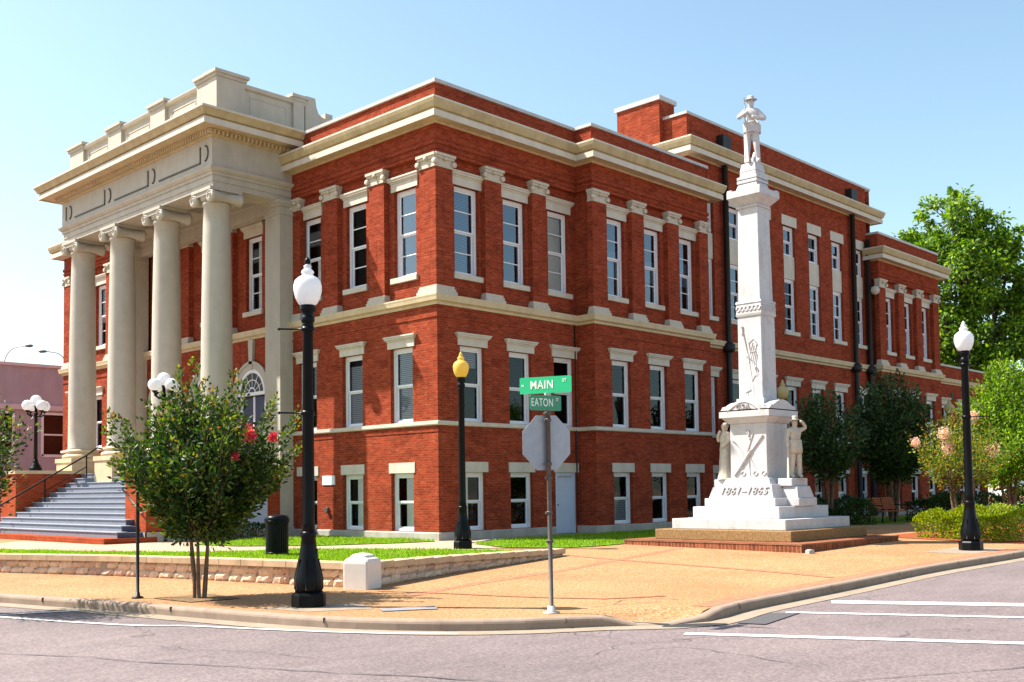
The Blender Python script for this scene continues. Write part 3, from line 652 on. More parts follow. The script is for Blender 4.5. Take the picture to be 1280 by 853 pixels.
# windows
cov_up={0:('blind',.0,1),1:None,2:('shade',0,1)}
low=dict(rows=2,zl=Z['fl'],sill=False); bas=dict(rows=2,zl=Z['bl'],sill=False,lint='block')
for i,u in enumerate(LW):
    window(FL,u,Z['u0'],Z['u1'],o=uo,zl=Z['ul'],blue=(i==0),cover=[('shade',0,1),None,('curtain',.0,.5,0,.5)][i])
    window(FL,u,Z['f0'],Z['f1'],cover=[('blind',0,1),('blind',.0,.9),None][i],**low)
    window(FL,u,Z['bs0'],Z['bs1'],cover=[('curtain',0,1,.0,.62),('curtain',0,1,0,.6),None][i],**bas)
for i,u in enumerate(LFAR):
    window(FL,u,Z['u0'],Z['u1'],o=uo,zl=Z['ul'],cover=('shade',.4,1)); window(FL,u,Z['f0'],Z['f1'],**low); window(FL,u,Z['bs0'],Z['bs1'],**bas)
for u in UPW: window(FL,u,Z['u0'],Z['u1'],o=uo,zl=Z['ul'],cover=('curtain',0,1,.0,.6))
for i,u in enumerate(RA):
    window(FA,u,Z['u0'],Z['u1'],o=uo,zl=Z['ul'],blue=i<2,cover=[('blind',0,1),None,('shade',0,1)][i])
    window(FA,u,Z['f0'],Z['f1'],cover=[('blind',.75,1),None,None][i],**low)
    if i<2: window(FA,u,Z['bs0'],Z['bs1'],cover=[('curtain',0,1,0,.5),None][i],**bas)
for i,u in enumerate(RBW):
    window(FB,u,Z['u0'],Z['u1'],o=uo,zl=Z['ul'],blue=True,cover=[('shade',.28,.62,.1,1),('shade',.3,.6,.3,1),('shade',.35,.7,.4,1)][i])
    window(FB,u,Z['f0'],Z['f1'],**low); window(FB,u,Z['bs0'],Z['bs1'],cover=('blind',0,.5) if i==0 else None,**bas)
for i,u in enumerate(CW):
    window(FC,u,8.1,10.35,rows=4,lint=None,blue=(i%3!=0),w=1.0,sill=True)
    window(FC,u,11.34,12.6,rows=2,lint='block',zl=13.03,lw=.12,blue=(i%2==1),sill=False)
    window(FC,u,Z['f0'],Z['f1'],**low); window(FC,u,Z['bs0'],Z['bs1'],cover=('curtain',0,.5) if i in(3,5) else None,**bas)
for u in CW: m=MB(); FC.box(m,u-.5,u+.5,10.35,11.34,-.06,-.2); part(m,'spandrel_panel',M['lintel'])
for i,u in enumerate(RD):
    window(FD,u,Z['u0'],Z['u1'],o=uo,zl=Z['ul'],blue=True,w=1.0); window(FD,u,Z['f0'],Z['f1'],**low); window(FD,u,Z['bs0'],Z['bs1'],**bas)
for u in EW: window(FE,u,Z['f0'],Z['f1'],**low); window(FE,u,Z['bs0'],Z['bs1'],**bas)
# side door in the right-hand facade
u=RA[2]; g=MB()
for a,b,c,d in ((u-.5,u-.38,.2,Z['bs1']),(u+.38,u+.5,.2,Z['bs1']),(u-.38,u+.38,2.03,Z['bs1'])): FA.box(g,a,b,c,d,-.04,-.2)
FA.box(g,u-.38,u+.38,.2,2.03,-.14,-.2); d=part(g,'door',M['bluedoor']); g=MB(); FA.box(g,u-.58,u+.62,Z['bs1'],Z['bl'],.025,-.05); g.build('lintel',M['lintel'],d)
g=MB(); c=FA.P(u-.3,-.10,1.1); g.lathe([(.03,-.03),(.035,0),(.03,.03)],10,T(*c)); g.build('handle',M['steel'],d)
# downpipes with hopper heads
def pipe(x,y,z1,hop=True,zj=6.95):
    g=MB(); g.tube([(x,y,.2),(x,y,z1)],.115,10); p=part(g,'downpipe',M['pipe'])
    g=MB(); g.lathe([(.13,-.2),(.24,-.1),(.24,.12),(.13,.22)],12,T(x,y,zj)); g.build('collar',M['pipe'],p)
    if hop: g=MB(); g.box(x-.28,x+.28,.1-.02,-.22,14.72,15.22); g.taper(x,-.06,14.52,14.72,.12,.28,k0=.1,k1=.16); g.build('hopper_head',M['pipe'],p)
pipe(15.05,-.08,14.05); pipe(25.75,-.08,14.05); pipe(27.2,-.08,13.1,False)
g=MB(); g.lathe([(.0,-.22),(.16,-.15),(.22,0),(.16,.15),(.0,.22)],12,T(27.3,-.35,10.7)); part(g,'floodlight',M['capital'])
g=MB(); g.tube([(5.95,-.05,.5),(5.95,-.05,6.9)],.022,6); part(g,'conduit',M['pipe'])
g=MB(); FL.box(g,4.80,5.44,1.83,2.12,.03,0); p=part(g,'plaque',M['white'])
g=MB(); g.lathe([(.09,-.05),(.09,.05)],14,T(-.05,5.18,1.05)@Matrix.Rotation(R(90),4,'Y')); part(g,'wall_fitting',M['steel'])
for x in (37.2,39.6): g=MB(); FE.box(g,x-.17,x+.17,6.15,6.5,.02,-.1); part(g,'air_vent',M['pipe'])

# ---------------------------------------------------------------- portico
XP=-2.97; ZA,ZT,ZF,ZC=11.22,11.81,12.76,13.05; FLR=2.40
CY=[7.72,10.93,14.15,17.36]; CX=-2.42
PP=[(0,YP1),(XP,YP1),(XP,YP0),(0,YP0)]
m=MB()
# architrave as beams with a coffered soffit behind
for lo,hi,o in ((ZA,ZA+.17,-.07),(ZA+.17,ZA+.36,-.04),(ZA+.36,ZT-.13,0)): m.sweep([(-1.0,lo),(o,lo),(o,hi),(-1.0,hi),(-1.0,lo)],PP)
m.sweep([(-.9,ZT-.13),(.03,ZT-.13),(.10,ZT-.06),(.12,ZT),(-.9,ZT)],PP)
m.sweep([(-1.0,ZT),(0,ZT),(0,ZF+.3),(-1.0,ZF+.3)],PP)
m.box(XP+.9,.0,YP0+.9,YP1-.9,11.52,11.6)
for y in (CY[1],CY[2]): m.box(XP+.9,-.1,y-.32,y+.32,ZA+.06,11.54)
m.box(-.32,-.0,YP0+.8,YP1-.8,10.95,11.54)
m.box(-.42,-.0,YP0+.8,YP1-.8,11.36,11.54)
part(m,'entablature',M['stone'])
m=MB(); m.sweep([(0,ZF),(.05,ZF),(.05,ZF+.02),(.10,ZF+.03),(.10,ZF+.18),(.62,ZF+.20),(.62,ZF+.15),(.65,ZF+.15),(.65,ZF+.34),(.60,ZF+.355),(.60,ZF+.385),(.67,ZF+.40),(.72,ZF+.50),(.79,ZF+.60),(.79,ZF+.66),(-.9,ZF+.85)],PP,mis=[0,0,0,0,0,0,0,1,2,2,2,2,2,1,2])
part(m,'cornice',[M['trim'],M['fascia'],M['cyma']])
m=MB()
def comb(a0,a1,plane,outer,axis):
    pts=[(a0,ZF+.172)]; a=a0
    while a<a1-.08: pts+= [(a,ZF+.035),(a+.078,ZF+.035),(a+.078,ZF+.15),(a+.15,ZF+.15)]; a+=.15
    pts=[(a0,ZF+.172)]+pts[1:]+[(a,ZF+.172)]; n=len(pts)
    f=(lambda u,z,o:(o,u,z)) if axis=='Y' else (lambda u,z,o:(u,o,z))
    m.add([f(u,z,plane) for u,z in pts]+[f(u,z,outer) for u,z in pts],[tuple(range(n)),tuple(reversed(range(n,2*n)))]+[(i,i+n,(i+1)%n+n,(i+1)%n) for i in range(n)])
comb(YP0-.2,YP1+.2,XP-.09,XP-.24,'Y'); comb(XP-.08,-.05,YP0-.09,YP0-.24,'X'); comb(XP-.08,-.05,YP1+.09,YP1+.24,'X')
part(m,'dentils',M['trim'],fix=True)
# incised panel outlines on the frieze (half-round ends and long bars)
m=MB()
def hook(yc):
    pts=[(XP-.012,yc+.02+.0,12.02)]
    a=[(XP-.014,yc-.0-.17*math.sin(t),12.30-.24*math.cos(t)) for t in [math.pi*k/9 for k in range(10)]]
    m.tube(a,.028,6)
for k,yc in enumerate(CY):
    yc=yc-.05 if k else yc-.25; yc=max(yc,YP0+.30)
    hook(yc)
    if k<4:
        y0=yc+.28; m.box(XP-.03,XP,y0,y0+.05,12.04,12.56)
        if k<3:
            y1=(CY[k+1]-.05)-.45; m.box(XP-.03,XP,y0,y1,12.02,12.07)
part(m,'frieze_relief',M['steel'])
# attic
m=MB(); AX=-2.70; AY0,AY1=7.22,17.75; ap=[(1.30,AY1),(AX,AY1),(AX,AY0),(.62,AY0)]
m.sweep([(-.35,13.3),(0,13.3),(0,13.46),(-.04,13.5),(-.04,14.60),(.05,14.64),(.08,14.72),(.08,14.76),(-.35,14.80)],ap)
at=part(m,'attic',M['stone'])
def pier(x0,x1,y0,y1,top=14.86):
    m=MB()
    m.box(x0-.04,x1+.04,y0-.04,y1+.04,13.3,13.5); m.box(x0,x1,y0,y1,13.5,top-.2); m.box(x0-.05,x1+.05,y0-.05,y1+.05,top-.2,top-.1); m.box(x0-.11,x1+.11,y0-.11,y1+.11,top-.1,top)
    m.build('pier',M['stone'],at)
for y0,y1 in ((AY0-.06,8.35),(10.45,11.45),(13.6,14.6),(16.65,AY1+.06)): pier(AX-.07,AX+.45,y0,y1,14.97 if y0<8 else 14.9)
pier(AX-.076,AX+.95,AY0-.076,AY0+.4,14.978); pier(.12,.55,AY0-.06,AY0+.4,14.93)
m=MB()   # scroll buttress falling to the brick parapet
pts=[(.62,13.3),(.62,15.28),(1.0,15.28)]+[(1.0+.42*(1-math.cos(t)),15.28-.72*math.sin(t)) for t in [math.pi/2*k/8 for k in range(1,9)]][:8]
pts=[(.62,13.0),(1.75,13.0),(1.75,14.62),(1.45,14.62),(1.45,14.42),(1.30,14.44),(1.16,14.54),(1.08,14.72),(1.04,14.95),(1.04,15.02),(.62,15.02)]
n=len(pts); vs=[(x,AY0-.02,z) for x,z in pts]+[(x,AY0+.4,z) for x,z in pts]
m.add(vs,[tuple(range(n)),tuple(reversed(range(n,2*n)))]+[(i+n,(i+1)%n+n,(i+1)%n,i) for i in range(n)])
m.build('scroll',M['stone'],at,fix=True)
# panel mouldings on attic faces
for y0,y1 in ((8.6,10.2),(11.7,13.35),(14.85,16.4)):
    m=MB()
    for a,b,c,d in ((y0,y1,13.75,13.79),(y0,y1,14.38,14.42),(y0,y0+.04,13.79,14.38),(y1-.04,y1,13.79,14.38)): m.box(AX+.04-.015,AX+.06,a,b,c,d)
    m.build('panel_moulding',M['stone'],at)
m=MB()
for a,b,c,d in ((-1.5,-.1,13.75,13.79),(-1.5,-.1,14.4,14.44),(-1.5,-1.46,13.79,14.4),(-.14,-.1,13.79,14.4)): m.box(a,b,AY0+.04-.015,AY0+.06,c,d)
m.build('panel_moulding',M['stone'],at)
# columns
for y in CY:
    g=MB(); prof=[(.53,3.32),(.50,3.38)]+[(.50-.085*(k/12)**1.8,3.38+(10.72-3.38)*k/12) for k in range(1,13)]+[(.455,10.75),(.455,10.80),(.415,10.83),(.42,10.95)]
    g.lathe(prof,36,T(CX,y,0)); c=part(g,'column',M['stone'])
    g=MB(); g.lathe([(.66,2.98),(.70,3.03),(.70,3.08),(.66,3.13),(.58,3.15),(.56,3.19),(.60,3.22),(.615,3.26),(.59,3.30),(.53,3.33)],36,T(CX,y,0)); g.build('base',M['trim'],c)
    g=MB(); g.box(CX-.68,CX+.68,y-.68,y+.68,1.0,2.82); g.box(CX-.72,CX+.72,y-.72,y+.72,2.82,2.98); g.build('pedestal',M['trim'],c,bevel=.012)
    g=MB(); g.lathe([(.42,10.85),(.50,10.93),(.52,11.0),(.46,11.04)],24,T(CX,y,0))
    for s in (-1,1):
        g.lathe([(.10,-.56),(.19,-.56),(.205,-.54),(.205,-.47),(.19,-.44),(.14,-.15),(.125,0),(.14,.15),(.19,.44),(.205,.47),(.205,.54),(.19,.56),(.10,.56)],20,T(CX,y+s*.50,10.93)@Matrix.Rotation(R(90),4,'Y'))
        # spiral on the volute face
        for f in (-1,1):
            pts=[(CX+f*.565,y+s*.50+(.175*(1-t/14))*math.cos(t*.95)*s,10.93+(.175*(1-t/14))*math.sin(t*.95)) for t in [q*.6 for q in range(22)]]
            g.tube(pts,.018,5)
    g.box(CX-.54,CX+.54,y-.50,y+.50,11.0,11.12); g.box(CX-.58,CX+.58,y-.58,y+.58,11.12,11.22); g.build('capital',M['stone'],c)
# antae against the wall
for y0,y1 in ((7.06,7.92),(17.0,17.98)):
    g=MB(); g.box(-.50,.05,y0,y1,.2,10.75); a=part(g,'anta',M['stone']); g=MB(); g.box(-.53,.05,y0-.03,y1+.03,10.75,10.82); g.box(-.51,.05,y0-.01,y1+.01,10.82,11.02); g.box(-.56,.05,y0-.06,y1+.06,11.02,11.10); g.box(-.60,.05,y0-.09,y1+.09,11.10,ZA); g.build('capital',M['stone'],a)
# arched doorways
for y in ARCH:
    g=MB()
    def arc(r0,r1,o0,o1,zc,a0=0,a1=math.pi,n=20,mi=0):
        vs=[];fs=[]
        for k in range(n+1):
            t=a0+(a1-a0)*k/n
            for r,o in ((r0,o0),(r1,o0),(r1,o1),(r0,o1)): vs.append((-o,y+r*math.cos(t),zc+r*math.sin(t)))
        for k in range(n):
            for q in range(4): fs.append((k*4+q,k*4+(q+1)%4,(k+1)*4+(q+1)%4,(k+1)*4+q))
        g.add(vs,fs,mi)
    zc=5.02
    arc(.84,1.10,-.02,.07,zc); arc(1.02,1.12,.07,.10,zc)
    for s in (-1,1): g.box(-.07,.02,y+s*.84,y+s*1.10,FLR,zc)
    g.add([(-.10,y-.09,zc+.84),(-.10,y+.09,zc+.84),(-.10,y+.15,6.88),(-.10,y-.15,6.88),(-.0,y-.09,zc+.84),(-.0,y+.09,zc+.84),(0,y+.15,6.88),(0,y-.15,6.88)],[(0,3,2,1),(0,1,5,4),(1,2,6,5),(2,3,7,6),(3,0,4,7)])
    dw=part(g,'doorway',M['stone'])
    g=MB(); arc(.72,.84,.0,.045,zc); g.box(-.05,.10,y-.84,y+.84,zc-.06,zc+.05)
    for k in range(1,6):
        t=math.pi*k/6; g.tube([(-.022,y+.2*math.cos(t),zc+.2*math.sin(t)),(-.022,y+.74*math.cos(t),zc+.74*math.sin(t))],.014,5)
    arc(.18,.22,.01,.035,zc); arc(.46,.49,.01,.03,zc)
    for s in (-1,1): g.box(.02,.12,y+s*.72,y+s*.84,FLR,zc)
    g.box(.05,.12,y-.04,y+.04,FLR,zc-.1)
    g.build('fanlight',M['white'],dw)
    g=MB(); vs=[(.0-.006,y,zc)]+[(-.006,y+.83*math.cos(math.pi*k/16),zc+.83*math.sin(math.pi*k/16)) for k in range(17)]; g.add(vs,[(0,k+1,k+2) for k in range(16)]); g.build('pane',M['patch'],dw)
    g=MB(); g.box(.09,.13,y-.72,y+.72,FLR,zc-.1); g.build('door',M['stepdark'],dw)
# podium, cheek walls, staircase
PDK=-5.12
m=MB(); m.box(-2.0,-.0,YP0,YP1,.0,FLR-.02)
m.box(PDK,-2.0,YP0,8.36,0,2.40); m.box(PDK,-2.0,16.65,YP1,0,2.40)
po=part(m,'podium',M['brick_low'])
m=MB()
for y0,y1 in ((YP0,8.36),(16.65,YP1)): m.box(PDK-.05,-1.75,y0-.05,y1+.05,2.40,2.52)
m.box(-1.75,.0,YP0-.05,YP1+.05,FLR-.02,FLR+.02); m.box(-1.78,-.0,YP0-.07,YP0-.0,2.3,2.44)
m.build('cap',M['trim'],po)
m=MB(); m.box(PDK-.05,-.0,YP0-.06,YP0,.15,.50); m.box(PDK-.06,PDK,YP0-.06,8.3,.15,.5); m.build('plinth',M['plinth'],po)
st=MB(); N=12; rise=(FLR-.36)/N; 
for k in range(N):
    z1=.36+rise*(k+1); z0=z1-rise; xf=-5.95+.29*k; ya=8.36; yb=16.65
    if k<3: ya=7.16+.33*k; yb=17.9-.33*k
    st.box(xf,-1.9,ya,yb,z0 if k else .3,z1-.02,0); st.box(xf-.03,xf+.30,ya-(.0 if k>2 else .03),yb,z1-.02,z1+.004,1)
    if k<3: st.box(xf+.02,xf+2.0,ya-.02,ya,z0,z1-.03,2)  # thin dark slab carries the painted shade of the step end
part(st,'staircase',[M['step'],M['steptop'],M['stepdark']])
m=MB(); m.box(-6.42,-4.8,7.0,18.0,.05,.36); part(m,'bottom_step',M['brick_low'])
# handrails
def rail(y,name='handrail'):
    g=MB(); P=lambda x,dz=.92:(x,y,.36+rise*((x+5.95)/.29)+dz)
    g.tube([(-6.35,y,1.0),P(-6.1),P(-2.9),(-2.5,y,FLR+.95),(-2.3,y,FLR+.9)],.028,7)
    for x in (-6.05,-4.4,-2.9): g.tube([(x,y,.36+rise*((x+5.95)/.29)-.05),P(x)],.025,7)
    g.tube([P(-4.4,.5),P(-2.9,.5)],.018,6)
    part(g,name,M['black'])
rail(15.9); 
g=MB(); g.tube([(PDK-.10,8.35,1.78),(PDK-.10,7.12,1.05)],.028,7); g.tube([(PDK-.10,8.2,1.69),(PDK,8.2,1.69)],.02,6); g.tube([(PDK-.10,7.3,1.16),(PDK,7.3,1.16)],.02,6); part(g,'handrail',M['steel'])
# pale service door in the side of the podium
g=MB(); g.box(-2.35,-2.22,YP0-.03,YP0+.1,.25,2.12); g.box(-1.12,-.99,YP0-.03,YP0+.1,.25,2.12); g.box(-2.35,-.99,YP0-.03,YP0+.1,2.0,2.14); g.box(-2.22,-1.12,YP0-.012,YP0+.05,.25,2.0); d=part(g,'service_door',M['bluedoor'])
g=MB(); g.lathe([(.03,-.04),(.035,0),(.03,.04)],8,T(-1.25,YP0-.05,1.15)); g.build('handle',M['black'],d)

# ------------------------------------------------------------------ monument
MX,MY=4.42,-7.62
MO=empty('war_monument',(MX,MY,.1)); tag(MO,'tall white marble obelisk monument with carved soldiers on a stepped base','monument')
def mpart(mb,name,mat,parent=None,**k):
    o=mb.build(name,mat,parent or MO,**k)
    if parent is None: o.location=(-MX,-MY,-.1)
    return o
m=MB(); m.taper(MX,MY,-.02,.25,2.545,2.545); m.taper(MX,MY,.25,.28,2.56,2.56); mpart(m,'brick_step',M['brickstep'])
m=MB(); m.taper(MX,MY,.28,.535,1.965,1.965); mpart(m,'pebble_step',M['agg_step'],bevel=.015)
m=MB(); m.taper(MX,MY,.535,.80,1.65,1.65); m.taper(MX,MY,.80,1.10,1.26,1.26); m.taper(MX,MY,1.10,1.31,1.04,1.04)
m.taper(MX,MY,1.31,1.66,.90,.80); m.taper(MX,MY,1.66,1.82,.70,.62)
for sx,sy in ((1,0),(-1,0),(0,1),(0,-1)):   # pedestals for the figures
    cx=MX+sx*1.05; cy=MY+sy*1.05; hx,hy=(.22,.34) if sx else (.34,.22)
    if (sx,sy)==(-1,0): continue
    m.taper(cx,cy,1.10,1.30,hx+.12,hx+.12,k0=hy+.1,k1=hy+.1); m.taper(cx,cy,1.30,1.60,hx+.08,hx-.01,k0=hy+.05,k1=hy-.02); m.taper(cx-sx*.1,cy-sy*.1,1.60,1.80,hx+.06,hx+.06,k0=hy-.02,k1=hy-.02)
mpart(m,'stepped_base',M['marble'],bevel=.018)
m=MB(); m.taper(MX,MY,1.78,3.24,.54,.535); m.taper(MX,MY,3.24,3.40,.56,.70); mpart(m,'die',M['marble'],bevel=.01)
m=MB(); m.taper(MX,MY,3.40,3.56,.735,.735)
# segmental pediments on the four sides of the cap
def pediment(M4):
    n=14; W=.72; pts=[(-W,0)]+[(-W+.14*k/3,.03+.10*(k/3)**2) for k in range(4)]+[(-.48+.96*k/n,.13+.15*math.sin(math.pi*k/n)) for k in range(n+1)]+[(W-.14*k/3,.03+.10*(k/3)**2) for k in (3,2,1,0)]+[(W,0)]
    vs=[M4@Vector((x,-.72,3.56+z)) for x,z in pts]+[M4@Vector((x,.0,3.56+z)) for x,z in pts]; k=len(pts)
    m.add(vs,[tuple(range(k))]+[(i,(i+1),(i+1)+k,i+k) for i in range(k-1)])
for q in range(4): pediment(T(MX,MY,0)@Matrix.Rotation(R(90*q),4,'Z'))
m.taper(MX,MY,3.56,3.90,.42,.40); mpart(m,'cap',M['marble'])
m=MB(); m.taper(MX,MY,3.84,6.08,.352,.345); m.taper(MX,MY,6.44,8.95,.325,.292); ob=mpart(m,'obelisk',M['marble'],bevel=.008)
m=MB(); m.taper(MX,MY,6.06,6.12,.37,.385); m.taper(MX,MY,6.12,6.40,.372,.366); m.taper(MX,MY,6.40,6.46,.385,.37)
for q in range(4):
    M4=T(MX,MY,0)@Matrix.Rotation(R(90*q),4,'Z')
    for s in (0,1): m.tube([M4@Vector((-.36+.72*k/24,-.372,6.26+.07*math.sin(k*.785+s*math.pi))) for k in range(25)],.02,5)
m.build('carved_band',M['marble'],ob)
m=MB(); m.taper(MX,MY,8.93,8.99,.33,.33); m.taper(MX,MY,8.99,9.20,.30,.49); m.taper(MX,MY,9.20,9.38,.50,.50)
for sx in (-1,1):
    for sy in (-1,1): m.taper(MX+sx*.42,MY+sy*.42,9.38,9.43,.08,.06)
m.taper(MX,MY,9.38,9.60,.34,.27); m.taper(MX,MY,9.60,9.68,.30,.30); m.taper(MX,MY,9.68,9.92,.25,.235); m.taper(MX,MY,9.70,9.78,.30,.30); m.taper(MX,MY,9.92,10.14,.245,.20); mpart(m,'capital',M['marble'],bevel=.012)
def text(body,size,ext,M4,mat,parent,name='lettering',shear=0,spacing=1.0,local=True,sx=1):
    cu=bpy.data.curves.new('t','FONT'); cu.body=body; cu.size=size; cu.extrude=ext; cu.align_x='CENTER'; cu.align_y='CENTER'; cu.shear=shear; cu.space_character=spacing; cu.offset=size*.004
    to=bpy.data.objects.new('t',cu); col.objects.link(to); dg=bpy.context.evaluated_depsgraph_get(); me=bpy.data.meshes.new_from_object(to.evaluated_get(dg)); bpy.data.objects.remove(to)
    me.transform(M4@Matrix.Diagonal((sx,1,1,1))); me.materials.clear(); me.materials.append(mat)
    o=bpy.data.objects.new(name,me); col.objects.link(o); o.parent=parent
    if local is True and parent is MO: o.location=(-MX,-MY,-.1)
    return o
# the -X face carries the date and the reliefs; local frame: right = -Y, up = Z
FX=lambda x,y,z: Matrix.Translation((x,y,z))@Matrix(((0,0,-1,0),(-1,0,0,0),(0,1,0,0),(0,0,0,1)))
tilt=Matrix.Rotation(R(-15),4,'X')
text('1861\u20131865',.28,.012,FX(MX-.868,MY-.02,1.49)@tilt,M['relief'],MO,shear=.3,spacing=1.12)
text('C.S.A.',.19,.02,FX(MX-.735,MY,3.66),M['relief'],MO,shear=.0,spacing=.95)
m=MB(); fx=MX-.545
def rel(pts,r): m.tube([(fx,MY-u,z) for u,z in pts],r,6)
rel([(-.42,1.90),(.10,2.55)],.045); rel([(.05,2.48),(.44,2.92)],.030); rel([(-.46,2.80),(.0,2.42)],.016); rel([(.25,1.95),(-.02,2.5),(.16,2.98)],.014); rel([(.02,1.9),(.02,2.4)],.016)
for u in (-.16,.20,.44): rel([(u+.06*math.cos(t*.9),1.95+.06*math.sin(t*.9)) for t in range(8)],.016)
rel([(-.03,2.98),(.03,3.04),(.0,2.9),(.05,2.84)],.03)
rel([(-.42+.84*k/12,3.62+.16*math.sin(math.pi*k/12)) for k in range(13)],.016) if False else None
mpart(m,'rifle_relief',M['marble'])
m=MB(); fx=MX-.352
rel([(-.20,5.75),(-.05,5.0),(.09,4.0)],.016); rel([(-.10,5.0),(.12,4.85),(.24,4.62),(.05,4.35),(.02,4.4)],.016); rel([(-.2,5.8),(-.22,5.6)],.03)
rel([(-.02,5.35),(.12,5.45),(.22,5.3),(.16,5.12),(.02,5.1),(-.02,5.35)],.012); rel([(.16,4.7),(.18,4.48)],.018); rel([(.22,4.66),(.24,4.5)],.015); rel([(-.1,4.0),(.0,4.12),(-.14,4.05)],.02)
for k in range(5): rel([(-.04+.05*k,4.95-.07*k),(.1+.03*k,5.35-.08*k)],.008)
mpart(m,'flag_relief',M['marble'])
m=MB(); fx=MX-.73
rel([(-.42+.84*k/14,3.60+.19*math.sin(math.pi*k/14)) for k in range(15)],.014); rel([(-.50,3.54),(-.40,3.62),(-.46,3.5)],.014); rel([(.50,3.54),(.40,3.62),(.46,3.5)],.014); mpart(m,'wreath_relief',M['marble'])

# carved figures ---------------------------------------------------------
def skin(name,verts,edges,radii,mat,parent,root=0,sub=2,extra=None):
    me=bpy.data.meshes.new(name); me.from_pydata(verts,edges,[]); o=bpy.data.objects.new(name,me); col.objects.link(o)
    o.modifiers.new('s','SKIN'); o.modifiers['s'].use_smooth_shade=True; s2=o.modifiers.new('u','SUBSURF'); s2.levels=sub; s2.render_levels=sub
    sv=me.skin_vertices[0].data
    for i,r in enumerate(radii):
        sv[i].radius=(r,r) if not isinstance(r,tuple) else r; sv[i].use_root=(i==root)
    dg=bpy.context.evaluated_depsgraph_get(); m2=bpy.data.meshes.new_from_object(o.evaluated_get(dg)); bpy.data.objects.remove(o)
    m2.materials.append(mat); 
    for p in m2.polygons: p.use_smooth=True
    o=bpy.data.objects.new(name,m2); col.objects.link(o); o.parent=parent; return o
def figure(base,rz,pose,mat,H=1.0,parent=None):
    """figure in local frame, facing -Y; base = point under the feet in world, returned as a part of the monument"""
    V=[];E=[];Rr=[]
    def v(x,y,z,r,link=None):
        V.append((x*H,y*H,z*H)); Rr.append(tuple(q*H*1.22 for q in r) if isinstance(r,tuple) else r*H*(1.3 if z<1.5 else 1.08))
        if link is not None: E.append((link,len(V)-1))
        return len(V)-1
    pel=v(0,0,.95,(.15,.12)); wa=v(0,-.0,1.10,(.135,.11),pel); ch_=v(0,-.01,1.30,(.17,.125),wa); nk0=v(0,.0,1.46,(.11,.09),ch_); nk=v(0,-.01,1.53,.055,nk0); hd0=v(0,-.02,1.60,(.072,.08),nk); hd1=v(0,-.02,1.69,(.078,.088),hd0); hd2=v(0,-.015,1.76,(.06,.065),hd1)
    for s,leg in ((-1,pose['l']),(1,pose['r'])):
        hp=v(s*.09,0,.88,.10,pel); k=v(s*.10+leg[0],leg[1],.50,.072,hp); a=v(s*.11+leg[2],leg[3],.10,.05,k); f=v(s*.12+leg[2],leg[3]-.14,.035,.04,a)
        arm=pose['la'] if s<0 else pose['ra']
        sh=v(s*.17,0,1.42,.068,ch_ if False else nk0); e=v(arm[0][0],arm[0][1],arm[0][2],.052,sh); w=v(arm[1][0],arm[1][1],arm[1][2],.040,e); h=v(arm[2][0],arm[2][1],arm[2][2],.045,w)
    o=skin('carved_figure',V,E,Rr,mat,parent or MO)
    o.matrix_local=Matrix.Translation((base[0]-MX,base[1]-MY,base[2]-.1))@Matrix.Rotation(rz,4,'Z'); return o
def fbuild(mb,name,f,H=1,**k):
    o=mb.build(name,f.data.materials[0],f,**k); o.scale=(H,H,H); return o
def face(f,H,y0=-.105,z0=1.685,hy=-.02):
    m=MB(); m.tube([(0,y0+.005,z0+.02),(0,y0-.022,z0-.018)],[.010,.016],6); m.box(-.026,.026,y0-.002,y0+.02,z0-.052,z0-.044)
    for s in (-1,1): m.lathe([(.004,-.008),(.012,0),(.004,.008)],8,T(s*.032,y0+.006,z0+.012)); m.lathe([(.008,-.02),(.018,0),(.008,.02)],8,T(s*.088,hy,z0))
    m.box(-.05,.05,y0-.0,y0+.02,z0+.026,z0+.036); fbuild(m,'face',f,H)
def jacket(f,H,z0=.66,flare=.17):
    m=MB(); vs=[];n=18
    for (rx,ry,z) in ((.205,.165,1.12),(.215,.18,1.0),(flare+.055,.195,.88),(flare+.06,.20,z0),(flare+.03,.175,z0)):
        for i in range(n):
            a=2*math.pi*i/n; q=1+.05*math.sin(a*5+z*3); vs.append((rx*q*math.cos(a),ry*q*math.sin(a)-.0,z))
    m.add(vs,[(k*n+i,k*n+(i+1)%n,(k+1)*n+(i+1)%n,(k+1)*n+i) for k in range(4) for i in range(n)],0,True); fbuild(m,'coat_skirt',f,H)
    m=MB(); m.lathe([(.195,1.07),(.205,1.085),(.205,1.12),(.195,1.135)],18,Matrix.Diagonal((1.06,.88,1,1))); fbuild(m,'belt',f,H)
def hat(f,H,z=1.74,r=.155):
    m=MB(); m.lathe([(r,0),(r*1.02,.012),(.10,.03),(.092,.06),(.085,.10),(.05,.12),(.0,.122)],20,T(0,-.015,z)@Matrix.Rotation(R(6),4,'X')); fbuild(m,'hat',f,H)
# soldier on top, hands clasped on the muzzle of his rifle
H=1.0
fg=figure((MX,MY,10.14),R(-58),dict(l=(-.01,-.02,-.03,.02),r=(.02,-.07,.05,-.05),la=((-.34,-.14,1.24),(-.14,-.30,1.30),(-.07,-.30,1.34)),ra=((.36,-.10,1.18),(.12,-.30,1.16),(.0,-.32,1.20))),M['marble'],H)
face(fg,H); jacket(fg,H,.84,.15); hat(fg,H,r=.17)
m=MB(); m.tube([(-.10,-.22,.02),(-.10,-.25,.5),(-.12,-.30,1.1)],[.045,.035,.024],8); m.tube([(-.12,-.30,1.1),(-.17,-.27,1.72)],.015,6); fbuild(m,'rifle',fg,H)
m=MB(); m.tube([(-.17,-.13,1.44),(.0,-.18,1.27),(.17,-.14,1.08)],.022,6); fbuild(m,'cross_belt',fg,H)
m=MB(); m.box(.15,.25,-.04,.12,.84,1.06); fbuild(m,'cartridge_pouch',fg,H,bevel=.01)
